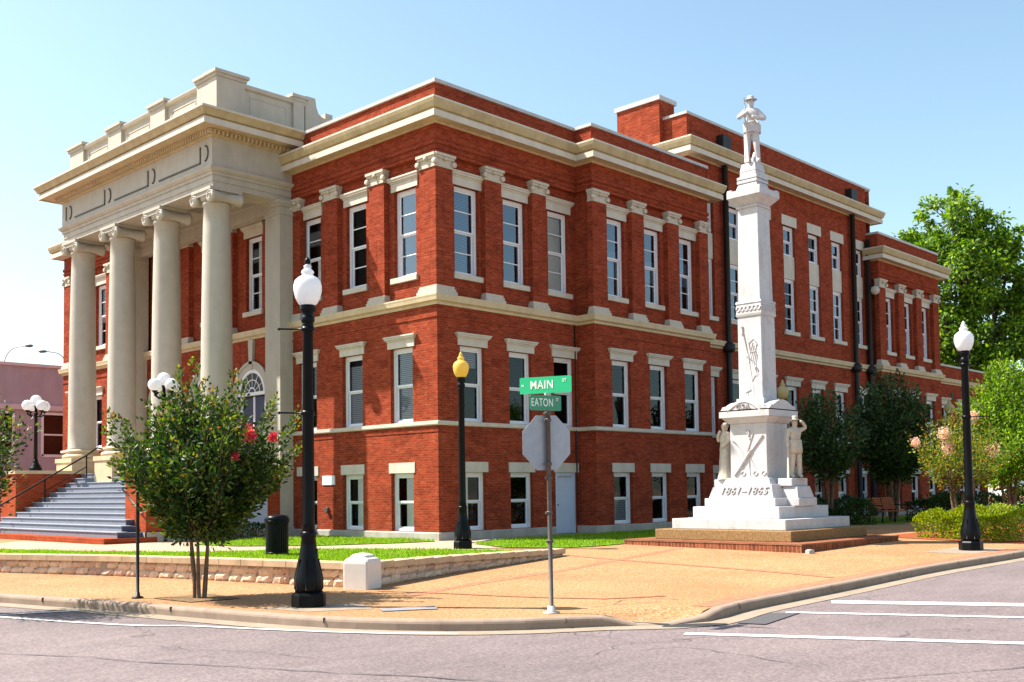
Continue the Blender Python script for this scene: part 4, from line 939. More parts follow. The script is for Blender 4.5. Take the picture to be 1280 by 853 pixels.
m=MB(); m.lathe([(.10,-.02),(.12,.2),(.06,.38),(.0,.4)],9,T(.10,.17,.0)); fbuild(m,'tree_stump',fg,H)
# standing soldier on the right-hand (-Y) face, hand at his brow
H=.86
fg=figure((MX+.02,MY-1.02,1.80),R(-28),dict(l=(-.01,-.03,-.02,.02),r=(.02,-.02,.02,.0),la=((-.24,.02,1.22),(-.27,-.06,1.0),(-.28,-.08,.92)),ra=((.33,-.10,1.50),(.16,-.19,1.66),(.07,-.17,1.69))),M['figure'],H)
face(fg,H); jacket(fg,H,.74); hat(fg,H,r=.16)
m=MB(); m.tube([(-.30,-.08,0),(-.29,-.09,.9),(-.27,-.05,1.05)],[.04,.026,.02],7); m.box(-.25,.25,-.22,.16,-.03,.0); fbuild(m,'rifle',fg,H)
# woman on the left-hand (+Y) side, hand at her cheek
H=.84
fg=figure((MX-.28,MY+.86,1.80),R(-112),dict(l=(0,0,0,0),r=(0,-.02,0,-.02),la=((-.20,-.10,1.20),(-.12,-.18,1.36),(-.05,-.13,1.56)),ra=((.22,-.04,1.18),(.12,-.18,1.05),(.02,-.20,1.02))),M['figure'],H)
face(fg,H)
m=MB(); vs=[];n=28; rows=((.10,.09,1.46),(.15,.12,1.32),(.135,.115,1.12),(.18,.15,.95),(.20,.18,.6),(.22,.20,.25),(.27,.25,.0))
for (rx,ry,z) in rows:
    for i in range(n): a=2*math.pi*i/n; q=1+.07*math.sin(a*9+z*2)*(1.5-z)/1.5; vs.append((rx*q*math.cos(a),ry*q*math.sin(a),z))
m.add(vs,[(k*n+(i+1)%n,k*n+i,(k+1)*n+i,(k+1)*n+(i+1)%n) for k in range(6) for i in range(n)],0,True); fbuild(m,'gown',fg,H)
m=MB(); m.lathe([(.0,1.80),(.06,1.79),(.092,1.73),(.096,1.66),(.09,1.6),(.07,1.56)],16,T(0,.012,0)); m.lathe([(.0,-.05),(.05,-.03),(.05,.03),(0,.05)],10,T(0,.10,1.70)); fbuild(m,'hair',fg,H)
# soldier with helmeted head behind, on the +X face
H=.86
fg=figure((MX+1.02,MY,1.80),R(90),dict(l=(0,0,0,0),r=(0,-.02,0,-.04),la=((-.24,0,1.2),(-.2,-.1,1.0),(-.18,-.12,.93)),ra=((.24,0,1.2),(.2,-.1,1.0),(.18,-.12,.93))),M['figure'],H)
face(fg,H); jacket(fg,H,.74); hat(fg,H)

# ------------------------------------------------------------------ street lamps
def acorn_lamp(loc,gm,label,arms=None,sc=1.0,rz=0,group='acorn street lamps'):
    r=empty('street_lamp',loc,rz); tag(r,label,'street lamp',group)
    g=MB(); g.lathe([(.25,0),(.25,.17),(.23,.20),(.21,.21)],8,rot=R(22.5),smooth=False); g.lathe([(.195,.20),(.205,.30),(.21,.40),(.185,.50),(.145,.66),(.118,.85),(.105,.98),(.118,1.0),(.118,1.05),(.10,1.08)],16)
    for k in range(8): a=math.pi*k/4; g.tube([(.198*math.cos(a),.198*math.sin(a),.25),(.202*math.cos(a),.202*math.sin(a),.40),(.14*math.cos(a),.14*math.sin(a),.68)],.013,5)
    g.build('base',M['black'],r)
    g=MB(); g.lathe([(.100,1.05),(.092,1.2),(.075,4.02),(.085,4.04),(.085,4.08),(.075,4.10)],16)
    for k in range(0): a=math.pi*k/6; g.tube([(.090*math.cos(a),.090*math.sin(a),1.15),(.072*math.cos(a),.072*math.sin(a),3.98)],.010,4)
    g.build('pole',M['black'],r)
    g=MB(); g.lathe([(.075,4.08),(.10,4.12),(.10,4.18),(.075,4.20),(.085,4.24),(.115,4.28),(.115,4.34),(.10,4.36)],16); g.build('collar',M['black'],r)
    g=MB(); g.lathe([(.10,4.345),(.14,4.38),(.18,4.46),(.203,4.56),(.205,4.64),(.185,4.71),(.135,4.76),(.09,4.785),(.075,4.81),(.095,4.83),(.085,4.86),(.055,4.88),(.05,4.91)],24); gl=g.build('globe',gm,r)
    g=MB(); g.lathe([(.05,4.90),(.06,4.925),(.03,4.95),(.035,4.975),(.012,5.0),(.0,5.02)],12); g.build('finial',gm,r) 
    if arms:
        for z in arms[1]:
            g=MB(); x=arms[0]; g.tube([(0,0,z),(x,0,z+.01)],.013,6); g.lathe([(.0,-.028),(.028,0),(.0,.028)],8,T(x,0,z+.01)); g.lathe([(.10,-.03),(.10,.03)],12,T(0,0,z)); g.build('banner_arm',M['black'],r)
    r.scale=(sc,sc,sc)
    return r
lamp1=acorn_lamp((-11.32,-9.755,walk_z(-11.32,-9.755)),M['globe'],'tall black street lamp with white acorn globe on the kerb corner beside the stone post',(-.42,(4.0,2.78)),.98,R(-46))
g=MB(); g.lathe([(.03,4.95),(.045,4.98),(.04,5.02),(.01,5.06)],10); g.build('finial_cap',M['black'],lamp1)
g=MB(); g.box(.09,.13,-.05,.05,.62,.82); g.build('junction_cover',M['black'],lamp1)
acorn_lamp((-1.55,-2.60,lawn_z(-1.55,-2.6)),M['yglobe'],'black street lamp with yellowed globe standing on the lawn in front of the building corner')
acorn_lamp((4.75,-12.86,base_z(4.75,-12.86)),M['globe'],'black street lamp with white acorn globe right of the monument beside the kerb',(.50,(4.05,2.9)),1.055,R(-46))
acorn_lamp((12.1,-4.0,.2),M['oglobe'],'black street lamp with amber globe seen just behind the monument cap')
acorn_lamp((25.1,-4.48,.2),M['oglobe'],'farthest black street lamp with amber globe among the myrtle trees')
def cluster_lamp(loc,label,rz=0):
    r=empty('cluster_lamp',loc,rz); tag(r,label,'street lamp','five-globe lamps on the stair walls')
    g=MB(); g.lathe([(.24,0),(.24,.08),(.20,.12),(.17,.2),(.12,.26),(.085,.34),(.09,.38),(.075,.40)],16); g.build('base',M['black'],r)
    g=MB(); g.lathe([(.075,.38),(.055,2.02),(.07,2.05),(.07,2.1),(.05,2.12)],14); g.build('pole',M['black'],r)
    g=MB()
    for k in range(4):
        a=math.pi/2*k+.2; c,s=math.cos(a),math.sin(a); g.tube([(0,0,2.0),(.2*c,.2*s,1.98),(.33*c,.33*s,2.05),(.34*c,.34*s,2.14)],.028,7); g.lathe([(.05,2.12),(.07,2.16),(.10,2.19)],12,T(.34*c,.34*s,0))
    g.lathe([(.05,2.1),(.05,2.3),(.09,2.36)],12); g.build('arms',M['black'],r)
    for k in range(5):
        a=math.pi/2*k+.2; x,y,z=(.34*math.cos(a),.34*math.sin(a),2.36) if k<4 else (0,0,2.56)
        g=MB(); g.lathe([(.08,-.185)]+[(.2*math.cos(t),.2*math.sin(t)) for t in [-math.pi*.37+math.pi*.87*q/10 for q in range(11)]],20,T(x,y,z)); g.build('globe',M['globe'],r)
    return r
cluster_lamp((-4.29,17.0,2.52),'black lamp with five white globes on the far stair wall, left of the columns')
cluster_lamp((-4.36,7.46,2.52),'black lamp with five white globes behind the pink-flowered crape myrtle')

# ------------------------------------------------------------------ street sign, thin post, litter bin
SX,SY=-9.86,-13.02; sg=empty('street_sign',(SX,SY,walk_z(SX,SY))); tag(sg,'leaning steel post with green MAIN and EATON street names and a grey octagonal sign','street sign')
sg.rotation_euler=(R(1.2),R(-1.6),0)
g=MB(); g.tube([(0,0,.03),(0,0,2.605)],.030,10); g.build('pole',M['steel'],sg)
g=MB(); g.lathe([(.11,0),(.11,.02),(.05,.035),(.05,.10)],14); g.build('base_flange',M['coping'],sg)
for z in (2.585,2.50,1.93,1.75,1.30,.93): g=MB(); g.lathe([(.034,-.02),(.043,-.018),(.043,.018),(.034,.02)],10,T(0,0,z)); g.box(-.075,.02,-.012,.012,z-.012,z+.012); g.build('clamp',M['steel'],sg)
lat=Vector((math.sin(R(43.839)),-math.cos(R(43.839)),0)); ax0=math.atan2(lat.y,lat.x)   # picture-right direction at this corner
def blade(z,ang,w,h,mat,body,small,u,tsz,off):
    """green name blade with its lettering on the side towards the street"""
    M4=T(0,0,z)@Matrix.Rotation(ang,4,'Z')@Matrix.Rotation(R(90),4,'X')
    g=MB(); n=5; r=.02; pts=[]
    for cx,cy,a0 in ((w/2-r,h/2-r,0),(-w/2+r,h/2-r,90),(-w/2+r,-h/2+r,180),(w/2-r,-h/2+r,270)): pts+= [(cx+off+r*math.cos(R(a0+90*k/n)),cy+r*math.sin(R(a0+90*k/n))) for k in range(n+1)]
    k=len(pts); g.add([M4@Vector((x,y,.004)) for x,y in pts]+[M4@Vector((x,y,-.004)) for x,y in pts],[tuple(range(k)),tuple(reversed(range(k,2*k)))]+[(i,i+k,(i+1)%k+k,(i+1)%k) for i in range(k)])
    b=g.build('name_blade',mat,sg,fix=True)
    text(body,tsz,.0015,M4@T(u+off,-.0,.006),M['letter'],b,local=False,sx=.86,spacing=1.08)
    text('ST',tsz*.38,.0015,M4@T(off+w*.37,h*.22,.006),M['letter'],b,local=False)
    if body=='MAIN': text('N',tsz*.30,.0015,M4@T(off-w*.44,.0,.006),M['letter'],b,local=False)
    return b
b1=blade(2.955,ax0-R(30),.76,.215,M['signgreen'],'MAIN','ST',-.05,.155,-.03)
b2=blade(2.72,ax0+R(48),.62,.20,M['signgreen2'],'EATON','ST',-.075,.145,-.04)
g=MB(); g.box(-.05,.05,-.015,.015,2.815,2.85); g.build('bracket',M['coping'],sg)
g=MB(); M4=T(0,0,2.205)@Matrix.Rotation(ax0+R(28),4,'Z')@Matrix.Rotation(R(90),4,'X')@T(0,0,-.045); rr=.355/math.cos(R(22.5))
pts=[(rr*math.cos(R(22.5+45*k)),rr*math.sin(R(22.5+45*k))) for k in range(8)]
g.add([M4@Vector((x,y,.0)) for x,y in pts]+[M4@Vector((x,y,-.004)) for x,y in pts],[tuple(range(8)),tuple(reversed(range(8,16)))]+[(i,i+8,(i+1)%8+8,(i+1)%8) for i in range(8)]); g.build('stop_sign',M['signback'],sg)
g=MB(); g.tube([(0,0,0),(-.005,0,1.83)],.026,8); g.lathe([(.09,0),(.09,.02),(.04,.04),(.03,.1)],12); o=g.build('sign_post',M['pipe']); o.location=(-12.27,-6.60,walk_z(-12.27,-6.6)); tag(o,'thin bare dark metal post beside the pink-flowered myrtle on the kerb','post')
tr=empty('litter_bin',(-5.75,-.62,lawn_z(-5.75,-.62))); tag(tr,'black slatted metal litter bin on the lawn near the building','litter bin')
g=MB(); g.lathe([(.24,.04),(.245,.80)],24)
for k in range(30): a=2*math.pi*k/30; g.obox(Matrix.Rotation(a,4,'Z')@T(.262,0,.44),.006,.020,.37)
g.lathe([(.27,.04),(.275,.05),(.275,.09),(.27,.10)],24); g.lathe([(.27,.80),(.285,.81),(.285,.84),(.27,.85)],24); g.build('body',M['black'],tr)
g=MB(); g.lathe([(.275,.84),(.285,.87),(.27,.93),(.20,.97),(.0,.985)],24)
for k in range(16): a=2*math.pi*k/16; g.tube([(.28*math.cos(a),.28*math.sin(a),.78),(.30*math.cos(a),.30*math.sin(a),.88)],.008,4)
g.build('lid',M['black'],tr)
g=MB(); g.box(2.35-.12,2.35+.12,-10.05,-9.95,.06,.15); g.box(2.35-.05,2.35+.05,-10.06,-9.94,.15,.165); o=g.build('ground_box',M['coping']); tag(o,'small pale ground box at the front corner of the monument steps','box'); o.location=(-.45,-.35,.0)

# ------------------------------------------------------------------ trees and shrubs
def leaf(mb,p,d,L,W,rg,mi=0):
    """a folded leaf (two facets) along d"""
    d=d.normalized(); a=d.cross(Vector((rg.uniform(-1,1),rg.uniform(-1,1),rg.uniform(-1,1))))
    if a.length<.1: a=d.cross(Vector((0,0,1)))
    a.normalize(); n=d.cross(a); m=p+d*L*.45
    mb.add([p,m+a*W/2+n*W*.12,p+d*L,m-a*W/2+n*W*.12],[(0,1,2,3)],mi)
def curve(p,q,rg,bend=.15,n=6,up=0):
    p=Vector(p);q=Vector(q); L=(q-p).length; o=Vector((rg.uniform(-1,1),rg.uniform(-1,1),rg.uniform(-.4,.6)))*bend*L; c=(p+q)/2+o-Vector((0,0,up*L))
    return [p*(1-t)**2+c*2*t*(1-t)+q*t*t for t in [k/n for k in range(n+1)]]
def myrtle(name,loc,label,cat,env,trunks,nshoot,leafm,tipm,lsz=.055,per=60,fl=None,seed=1,group=None,bark='bark',fork=.9,spread=.16,tipf=.22,tr=.045,low=.25,dens=1.0,plumes=(),core=1.0):
    """multi-stemmed tree: trunks fan from the ground to forks, leafy shoots run outwards and upwards inside an envelope
    env = list of (z, radius) describing the crown"""
    rg=random.Random(seed); r=empty(name,loc); tag(r,label,cat,group)
    wood=MB(); forks=[]; per=int(per*dens)
    for k in range(trunks):
        a=2*math.pi*k/trunks+rg.uniform(-.4,.4); rr=rg.uniform(.12,.30); f=Vector((rr*math.cos(a),rr*math.sin(a),fork*rg.uniform(.85,1.2)))
        pts=curve((.07*math.cos(a),.07*math.sin(a),-.05),f,rg,.06,6); wood.tube(pts,[tr*1.25-(tr*.5)*i/6 for i in range(7)],8); forks.append((f,a))
    lv=MB(); tp=lv; zs=[e[0] for e in env]
    def rad(z):
        for (z0,r0),(z1,r1) in zip(env,env[1:]):
            if z0<=z<=z1: return r0+(r1-r0)*(z-z0)/(z1-z0)
        return 0
    ends=[]
    for k in range(nshoot):
        z=zs[0]+(zs[-1]-zs[0])*rg.random()**.85; a=rg.uniform(0,2*math.pi); q=rad(z)*(.45+.62*rg.random()**.6)
        wob=1+.28*noise.noise(Vector((math.cos(a)*1.5+seed,math.sin(a)*1.5,z*1.2)))
        e=Vector((q*wob*math.cos(a),q*wob*math.sin(a),z+rg.uniform(-.1,.12))); f,fa=min(forks,key=lambda t:(t[0]-e).length+rg.uniform(0,.5))
        pts=curve(f,e,rg,.10,7,up=.08); wood.tube(pts,[max(.003,.015*(1-i/5)) for i in range(8)],4,caps=False)
        for j in range(per):
            t=low+(1-low)*rg.random()**.75; i=min(int(t*7),6); fr=t*7-i; c=pts[i].lerp(pts[i+1],fr); d=(pts[i+1]-pts[i]).normalized()
            off=Vector((rg.gauss(0,1),rg.gauss(0,1),rg.gauss(0,.8)))*spread*(1.15-t*.75)
            ld=(off.normalized()+d*.6+Vector((0,0,.15)))
            leaf(lv,c+off,ld,lsz*rg.uniform(.7,1.3),lsz*.52,rg,1 if (t>.9 and rg.random()<tipf*2.2) else 0)
        ends.append(e)
    for e in plumes:
        e=Vector(e); f,fa=min(forks,key=lambda t:(t[0]-e).length); pts=curve(f,e,rg,.07,10,up=.03); wood.tube(pts,[max(.003,.016*(1-i/9)) for i in range(11)],4,caps=False)
        for j in range(230):
            t=.35+.65*rg.random(); i=min(int(t*10),9); c=pts[i].lerp(pts[i+1],t*10-i); d=(pts[i+1]-pts[i]).normalized()
            off=Vector((rg.gauss(0,1),rg.gauss(0,1),rg.gauss(0,.8)))*.105*(1.25-t); leaf(lv,c+off,off.normalized()+d*.9,lsz*rg.uniform(.6,1.1)*(1.2-.4*t),lsz*.5,rg,1 if (t>.88 and rg.random()<.45) else 0)
    wood.build('trunk',M[bark],r); cr=lv.build('crown',[leafm,tipm],r)
    if fl:
        for (x,y,z,s) in fl[1]:
            g=MB()
            for j in range(int(420*s/.12)):
                p=Vector((rg.gauss(0,.38),rg.gauss(0,.38),rg.gauss(0,.45)))*s+Vector((x,y,z)); leaf(g,p,Vector((rg.uniform(-1,1),rg.uniform(-1,1),rg.uniform(-1,1))),.035,.032,rg)
            g.build('blossom',fl[0],cr)
    return r
myrtle('crape_myrtle',(-11.68,-7.42,walk_z(-11.7,-7.4)),'crape myrtle with dark leaves and a few bright pink blossoms growing in the pavement','tree',
  [(.98,.42),(1.25,.70),(1.7,.98),(2.15,1.18),(2.6,1.02),(2.95,.6),(3.15,.2)],5,235,M['myrtle'],M['tip'],.088,92,(M['pinkfl'],[(-11.38+11.68,-8.34+7.42,2.49,.12),(.03,-.95,2.16,.06),(.56,-1.15,2.44,.07)]),seed=4,fork=1.0,tipf=.12,spread=.13,tr=.030,plumes=[(u*.693+d*.72,-u*.72+d*.693,z) for u,d,z in ((-.10,.1,3.72),(.15,-.2,3.35),(.62,.2,3.35),(-.42,.3,2.98),(-1.50,.1,2.62),(-1.30,-.3,2.85),(1.15,.1,3.10),(1.58,-.1,2.86),(1.52,.3,2.35),(1.40,-.4,1.95),(-1.45,.3,2.15),(.40,-.7,3.15),(.98,.5,2.75),(1.25,-.5,2.95),(-1.0,-.6,2.75),(-.9,.6,2.45),(-.75,-.2,3.05),(.9,-.8,2.5),(1.3,.8,2.7),(-.3,-.9,2.9),(.2,.9,3.2),(.75,-.3,1.55),(-.2,-.4,3.5),(.45,.3,3.55))])
myrtle('crape_myrtle',(-14.3,-5.35,.0),'leafy crape myrtle cut off by the left edge of the photo','tree',[(1.75,.3),(2.0,.7),(2.4,.92),(2.8,.75),(3.1,.3)],4,70,M['myrtle'],M['tip'],.075,60,seed=9,fork=1.1)
myrtle('crape_myrtle',(9.6,-10.75,.1),'olive and orange crape myrtle with pale pink blossoms behind the right street lamp','tree',
  [(1.7,.5),(2.05,1.05),(2.5,1.35),(2.95,1.15),(3.3,.6),(3.5,.25)],4,120,M['autumn_leaf'],M['tip'],.085,55,(M['palefl'],[(-.75,.05,2.85,.19),(-.62,.0,2.5,.19),(.55,-.75,2.4,.2),(-.1,-.5,3.35,.15),(-1.1,.7,2.65,.14)]),seed=12,dens=.8,fork=1.35,tipf=.35)
myrtle('crape_myrtle',(14.35,-10.5,.12),'tall bright green crape myrtle with upright leafy shoots at the right edge','tree',
  [(1.3,.7),(1.9,1.3),(2.6,1.6),(3.5,1.5),(4.3,1.1),(5.1,.5),(5.5,.1)],4,230,M['bright_leaf'],M['bright_leaf'],.13,60,(M['pinkfl'],[(.2,-.4,2.2,.09)]),seed=20,dens=1.1,fork=1.6,spread=.2)
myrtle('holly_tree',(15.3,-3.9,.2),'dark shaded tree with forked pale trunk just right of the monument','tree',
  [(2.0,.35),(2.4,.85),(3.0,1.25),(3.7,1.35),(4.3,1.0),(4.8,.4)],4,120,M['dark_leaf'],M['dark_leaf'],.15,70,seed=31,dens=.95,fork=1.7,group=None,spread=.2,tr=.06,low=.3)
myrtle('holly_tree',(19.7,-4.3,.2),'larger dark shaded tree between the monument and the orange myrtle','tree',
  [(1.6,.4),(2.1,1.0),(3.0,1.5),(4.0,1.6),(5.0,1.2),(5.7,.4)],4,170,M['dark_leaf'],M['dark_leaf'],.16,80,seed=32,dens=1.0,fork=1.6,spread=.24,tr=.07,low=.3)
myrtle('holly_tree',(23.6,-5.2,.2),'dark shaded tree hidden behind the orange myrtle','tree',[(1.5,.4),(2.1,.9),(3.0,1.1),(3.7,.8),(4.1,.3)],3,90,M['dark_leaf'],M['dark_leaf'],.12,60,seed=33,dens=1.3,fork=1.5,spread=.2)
def big_tree(name,loc,label,blobs,leafm,lsz,nleaf,seed,trunk_r=.35,trunk_h=5,group=None):
    rg=random.Random(seed); r=empty(name,loc); tag(r,label,'tree',group)
    wood=MB(); wood.tube([(0,0,-.2),(.05,0,trunk_h*.5),(0,.1,trunk_h)],[trunk_r*1.3,trunk_r,trunk_r*.8],10); top=Vector((0,.1,trunk_h)); lv=MB()
    tot=sum(b[3]**2 for b in blobs)
    for (x,y,z,rad) in blobs:
        c=Vector((x,y,z)); pts=curve(top,c,rg,.12,6); wood.tube(pts,[trunk_r*.55*(1-i/7)+.04 for i in range(7)],6,caps=False)
        nsub=max(6,int(26*rad)); per=int(nleaf*rad**2/tot/nsub)
        for k in range(nsub):
            d=Vector((rg.gauss(0,1),rg.gauss(0,1),rg.gauss(0,1))).normalized(); s=c+d*rad*(.35+.68*rg.random()**.5); 
            if k%3==0: wood.tube([c,(c+s)/2+Vector((0,0,-.1)),s],[.05,.035,.015],4,caps=False)
            sr=rad*rg.uniform(.10,.27)
            for j in range(per):
                o=Vector((rg.gauss(0,.55),rg.gauss(0,.55),rg.gauss(0,.42)))*sr; leaf(lv,s+o,o+Vector((rg.uniform(-.4,.4),rg.uniform(-.4,.4),rg.uniform(-.5,.2))),lsz*rg.uniform(.6,1.3),lsz*.6,rg)
    wood.build('trunk',M['barkgrey'],r); lv.build('crown',leafm,r); return r
# far trees to the right of the courthouse; local axes: lateral (picture right) = (.69,-.72)
def lat_blobs(lst): return [(u*.69+d*.72,-u*.72+d*.69,z,r) for u,d,z,r in lst]
big_tree('shade_tree',(46,2.6,.2),'very tall bright green shade tree rising behind the right end of the courthouse',
  lat_blobs([(-.6,0,17.6,2.0),(-2.6,.5,15.2,2.1),(1.6,0,16.2,1.9),(-.3,-1,14.2,2.3),(2.9,.5,14.2,2.2),(-1.5,0,11.0,2.4),(1.3,-1,10.8,2.5),(3.6,0,11.2,2.3),(0,0,8.0,2.2),(3.0,.5,7.6,2.3),(-1.8,1,7.8,2.0),(1.4,1,5.6,2.0),(-3.6,1,12.6,1.5)]),M['big_leaf'],.30,44000,41,.42,6)
big_tree('shade_tree',(56,-1.5,.2),'green shade tree partly cut off by the right edge behind the tallest one',
  lat_blobs([(0,0,14.2,2.5),(2.4,0,12,2.6),(-1.6,0,10.6,2.4),(1.0,0,8.6,2.6),(-1.2,0,6.6,2.3),(2.8,0,6.2,2.3),(.5,0,4.2,2.2)]),M['big_leaf'],.38,26000,42,.35,5)
big_tree('shade_tree',(58,13,.2),'far tree whose top just shows above the roof of the low right wing',lat_blobs([(-1,0,15.6,2.0),(1,0,16.2,2.0),(0,0,12.5,2.6),(2.4,0,11,2.4),(1.,0,8,2.5)]),M['big_leaf'],.38,17000,43,.3,6)
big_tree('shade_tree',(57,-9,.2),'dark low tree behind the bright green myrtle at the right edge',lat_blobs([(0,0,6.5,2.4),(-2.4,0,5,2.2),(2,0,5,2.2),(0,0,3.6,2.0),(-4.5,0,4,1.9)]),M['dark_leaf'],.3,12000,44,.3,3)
def hedge(name,pts,w,h,label,leafm,n,lsz,seed,group=None):
    rg=random.Random(seed); P=[Vector(p) for p in pts]; m=MB(); core=MB(); r=empty(name,(P[0].x,P[0].y,.15)); tag(r,label,'hedge',group)
    L=sum((b-a).length for a,b in zip(P,P[1:]))
    for a,b in zip(P,P[1:]):
        Ls=(b-a).length; d=(b-a)/Ls; nn=Vector((-d.y,d.x)); k=int(n*Ls/L)
        for _ in range(k):
            s=rg.random()*Ls; u=rg.uniform(-1,1); z=rg.random()
            # mostly near the surface
            if rg.random()<.75:
                if rg.random()<.5: z=.86+.14*rg.random()
                else: u=math.copysign(.86+.14*rg.random(),u)
            q=a+d*s+nn*u*w/2*(1+.22*noise.noise(Vector((s*1.4,seed,z*2)))); hh=h*(.92+.55*noise.noise(Vector((q.x*1.3,q.y*1.3,seed))))*(1-.18*abs(u)**3)
            p=Vector((q.x-P[0].x,q.y-P[0].y,z*hh)); o=Vector((nn.x*u,nn.y*u,z-.2))
            leaf(m,p,o+Vector((rg.uniform(-.8,.8),rg.uniform(-.8,.8),rg.uniform(-.3,.8))),lsz*rg.uniform(.7,1.3),lsz*.6,rg)
        for q in range(int(Ls/.5)+1):
            c=a+d*min(q*.5,Ls)-P[0]
            for t in range(3): core.tube([(c.x+rg.uniform(-.1,.1),c.y+rg.uniform(-.1,.1),-.1),(c.x+rg.uniform(-.3,.3),c.y+rg.uniform(-.3,.3),h*.75)],.012,4)
    m.build('foliage',leafm,r); core.build('stems',M['bark'],r); return r
hedge('clipped_shrub',[(8.75,-10.2),(8.4,-11.8),(8.2,-13.0)],1.2,.80,'bright yellow-green clipped shrubs around the right street lamp',M['hedge'],9500,.075,51)
hedge('clipped_shrub',[(9.8,-13.1),(13.8,-13.2)],1.2,.85,'yellow-green shrubs running to the right edge below the bench',M['hedge'],7500,.08,52)
hedge('clipped_shrub',[(15.5,-11.2),(19,-11.8)],1.3,1.15,'green shrubs at the right edge behind the wooden bench',M['hedge'],5000,.09,56)
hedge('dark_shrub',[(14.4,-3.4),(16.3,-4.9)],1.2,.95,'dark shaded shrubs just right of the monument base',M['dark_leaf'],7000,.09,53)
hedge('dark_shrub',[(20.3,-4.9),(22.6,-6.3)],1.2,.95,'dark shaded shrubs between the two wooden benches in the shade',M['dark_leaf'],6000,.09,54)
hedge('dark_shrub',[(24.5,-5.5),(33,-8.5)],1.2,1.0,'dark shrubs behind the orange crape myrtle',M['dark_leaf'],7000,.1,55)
hedge('dark_shrub',[(-3.9,6.2),(-1.4,6.2)],.6,.55,'small dark shrubs in shade below the stair side wall',M['dark_leaf'],2500,.07,57)
quad('mulch_bed',[(7.9,-9.3),(7.4,-11.5),(7.3,-13.6),(18,-13.9),(19,-9.0)],base_z,.012,M['mulch'])
quad('shrub_bed',[(13.6,-2.6),(16.8,-6.0),(18.2,-5.4),(22.8,-7.2),(34,-9.6),(36,-2),(20,-1.5)],base_z,.014,M['lawn'])
def bench(loc,rz,label):
    r=empty('park_bench',loc,rz); tag(r,label,'bench','wooden park benches')
    g=MB()
    for k in range(5): g.box(-.9,.9,-.22+k*.095,-.145+k*.095,.42,.45)
    g.build('seat',M['wood'],r); g=MB()
    for k in range(6): g.obox(T(0,.27+k*.022,.53+k*.075)@Matrix.Rotation(R(-16),4,'X'),.9,.012,.031)
    g.build('backrest',M['wood'],r)
    for s in (-.86,0,.86):
        g=MB(); g.tube([(s,-.22,0),(s,-.20,.42),(s,.24,.42),(s,.40,.98)],.025,6); g.tube([(s,.24,.42),(s,.34,0)],.025,6)
        if s: g.tube([(s,-.2,.42),(s,-.2,.64),(s,.30,.66)],.022,6)
        g.build('leg',M['black'],r)
    return r
bench((12.76,-10.35,.15),R(20),'red-brown wooden bench in the sun behind the right street lamp')
bench((18.0,-4.95,.2),R(-6),'wooden bench in the shade right of the monument')
bench((23.2,-4.6,.2),R(8),'wooden bench in deep shade behind the dark shrubs')
# ------------------------------------------------------------------ background
def simple_building(name,loc,rz,w,d,h,label,wallm,trimm,wins,bands):
    r=empty(name,loc,rz); tag(r,label,'building')
    F=Face('Y',0); m=MB(); F.wall(m,0,w,0,h,[(a,b,c,e) for a,b,c,e in wins],depth=.2)
    m.add([(w,0,0),(w,d,0),(w,d,h),(w,0,h)],[(0,1,2,3)]); m.add([(0,0,0),(0,d,0),(0,d,h),(0,0,h)],[(0,3,2,1)]); m.add([(0,d,0),(w,d,0),(w,d,h),(0,d,h)],[(0,3,2,1)]); m.add([(0,0,h-.3),(w,0,h-.3),(w,d,h-.3),(0,d,h-.3)],[(0,1,2,3)])
    m.build('wall',wallm,r)
    for z0,z1,o in bands: g=MB(); g.box(-.05,w+.05,-o,.05,z0,z1); g.build('band',trimm,r)
    for a,b,c,e in wins:
        g=MB()
        for p,q,s,t in ((a-.12,a,c-.1,e+.1),(b,b+.12,c-.1,e+.1),(a,b,e,e+.12),(a-.1,b+.1,c-.14,c),(a,b,(c+e)/2-.04,(c+e)/2+.04)): g.box(p,q,-.05,.14,s,t)
        f=g.build('window',M['white'],r); g=MB(); g.add([(a,.12,c),(b,.12,c),(b,.12,e),(a,.12,e)],[(0,1,2,3)]); g.build('pane',M['glass'],f)
        g=MB(); g.box(a,b,1.0,1.05,c,e); g.build('interior',M['rust'],f)
    return r
bw=[]
for k in range(7): a=1.2+k*3.1; bw.append((a,a+1.55,3.7-.2,5.7-.2))
simple_building('mauve_building',(-14.0,32,.2),R(0),19.4,12,7.95,'low mauve painted building across the side street at the left edge',M['pinkwall'],M['pinktrim'],[(b[0]-.55,b[1]-.55,b[2],b[3]) for b in bw[:]],[(5.72,5.98,.12),(7.9,8.05,.1)])
simple_building('brick_store',(93,10,.2),R(-46),22,10,4.6,'low reddish building far behind the parked car',M['brick_low'],M['pinktrim'],[(3,5,1,2.8),(8,10,1,2.8),(13,15,1,2.8)],[(4.5,4.7,.1)])
def cobra(loc,rz,label,h):
    r=empty('highway_lamp',loc,rz); tag(r,label,'street lamp','arched highway lamps')
    g=MB(); g.tube([(0,0,0),(0,0,h-1.6)]+[(1.3*(1-math.cos(t)),0,h-1.6+1.5*math.sin(t)) for t in [math.pi/2*k/8 for k in range(9)]]+[(1.9,0,h-.02)],.055,7); g.build('pole',M['coping'],r)
    g=MB(); g.lathe([(.03,-.4),(.12,-.2),(.14,.15),(.05,.35)],10,T(2.1,0,h-.03)@Matrix.Rotation(R(90),4,'Y')); g.build('lamp_head',M['steel'],r)
cobra((14.9,71.1,.2),R(-46),'arched highway lamp above the mauve roof at the far left',14.2)
cobra((18.6,67.2,.2),R(134),'second arched highway lamp half hidden by the courthouse edge',13.7)
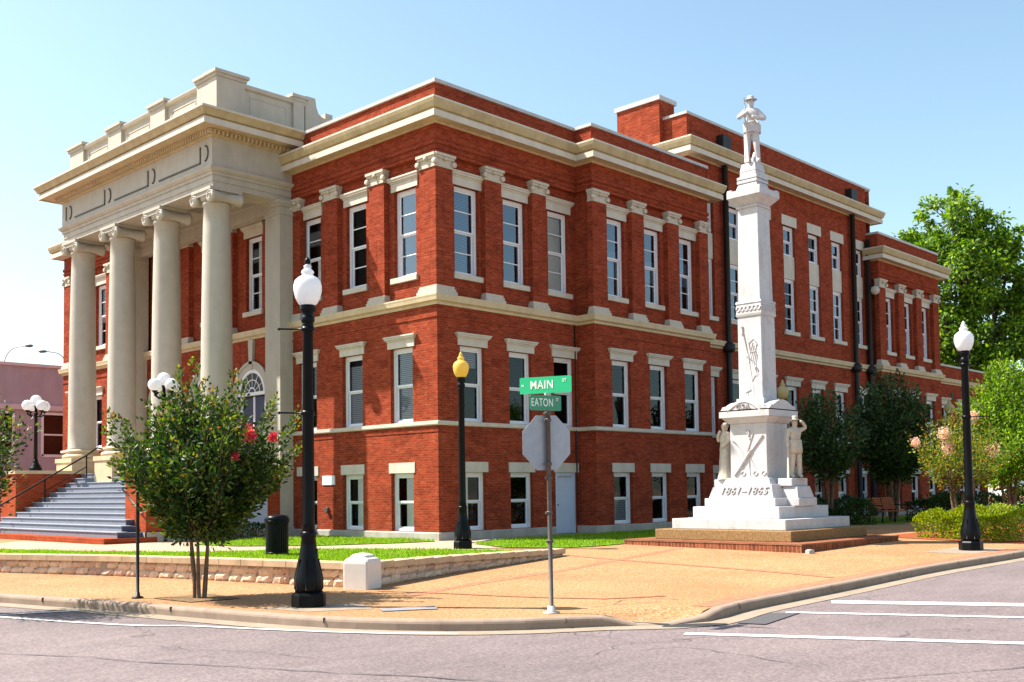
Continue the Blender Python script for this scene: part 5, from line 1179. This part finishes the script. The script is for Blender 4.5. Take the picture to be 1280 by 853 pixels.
# parked car
car=empty('parked_car',(61.5,4.6,.25),R(-36)); tag(car,'white saloon car parked far away between the myrtle trunks','car')
g=MB(); prof=[(-2.2,.45),(-2.25,.75),(-1.9,.92),(-1.2,.98),(-.55,1.42),(.75,1.44),(1.45,1.02),(2.15,.95),(2.25,.7),(2.2,.42)]
def carside(prof,w,m,top=.78):
    n=len(prof); vs=[]
    for s in (-1,1):
        for x,z in prof: vs.append((x,s*w*(top if z>1.1 else 1),z))
    m.add(vs,[tuple(range(n)),tuple(reversed(range(n,2*n)))]+[(i,i+n,(i+1)%n+n,(i+1)%n) for i in range(n)])
carside(prof,.88,g); g.build('body',M['carwhite'],car,fix=True,bevel=.05)
g=MB()
for s in (-1,1):
    g.add([(-1.0,s*.845,1.02),(-.52,s*.72,1.36),(.05,s*.72,1.38),(.05,s*.85,1.02)],[(0,1,2,3)]); g.add([(.13,s*.85,1.02),(.13,s*.72,1.38),(.72,s*.72,1.37),(1.25,s*.84,1.02)],[(0,1,2,3)])
g.build('window',M['patch'],car)
for x in (-1.4,1.4):
    for s in (-1,1): g=MB(); g.lathe([(.2,-.1),(.32,-.1),(.33,0),(.32,.1),(.2,.1)],18,T(x,s*.80,.33)@Matrix.Rotation(R(90),4,'X')); w=g.build('wheel',M['rubber'],car); g=MB(); g.lathe([(.0,-.105),(.2,-.1),(.2,.1),(.0,.105)],14,T(x,s*.80,.33)@Matrix.Rotation(R(90),4,'X')); g.build('rim',M['coping'],w)
quad('far_lawn',[(42.5,-10),(60,-18),(66,-2),(56,6),(44,4)],base_z,.015,M['lawn'])
hedge('dark_shrub',[(43,-6.0),(50,-10.5)],1.2,1.25,'dark clipped hedge in front of the parked white car',M['dark_leaf'],5000,.12,58)

# ------------------------------------------------------------------ light, sky, camera
W=bpy.data.worlds.new('World'); S.world=W; W.use_nodes=True; nt=W.node_tree; bg=nt.nodes['Background']; sky=nt.nodes.new('ShaderNodeTexSky'); sky.sky_type='NISHITA'; sky.sun_disc=False
SUN=Vector((-.548,.836,1.26)).normalized(); el=math.asin(SUN.z); az=math.atan2(SUN.x,SUN.y)
sky.sun_elevation=el; sky.sun_rotation=az; sky.air_density=1.0; sky.dust_density=1.2; sky.ozone_density=.8; sky.altitude=50
mx=nt.nodes.new('ShaderNodeMix'); mx.data_type='RGBA'; mx.blend_type='MULTIPLY'; mx.inputs[0].default_value=1; mx.inputs[7].default_value=(1.16,1.21,1.08,1); nt.links.new(sky.outputs[0],mx.inputs[6]); nt.links.new(mx.outputs[2],bg.inputs[0]); bg.inputs[1].default_value=.093
ld=bpy.data.lights.new('Sun','SUN'); ld.energy=5.0; ld.angle=R(.55); ld.color=(1,.94,.84); lo=bpy.data.objects.new('Sun',ld); col.objects.link(lo); lo.rotation_euler=SUN.to_track_quat('Z','Y').to_euler(); lo.location=(0,0,40)
cd=bpy.data.cameras.new('Camera'); co=bpy.data.objects.new('Camera',cd); col.objects.link(co); S.camera=co
yaw,pit,rol=R(43.839),R(2.878),R(-.759)
fw=Vector((math.cos(yaw),math.sin(yaw),0)); rt=Vector((math.sin(yaw),-math.cos(yaw),0)); up=Vector((0,0,1))
f=math.cos(pit)*fw+math.sin(pit)*up; u=-math.sin(pit)*fw+math.cos(pit)*up
Rv=math.cos(rol)*rt+math.sin(rol)*u; Uv=math.cos(rol)*u-math.sin(rol)*rt
co.matrix_world=Matrix(((Rv.x,Uv.x,-f.x,CAM.x),(Rv.y,Uv.y,-f.y,CAM.y),(Rv.z,Uv.z,-f.z,CAM.z),(0,0,0,1)))
cd.sensor_width=36; cd.lens=36*1330.88/1280; cd.shift_y=(545.644-426.5)/1280; cd.clip_end=3000; cd.clip_start=.1
S.view_settings.view_transform='Standard'; S.view_settings.look='None'; S.view_settings.gamma=1; S.view_settings.exposure=1.33
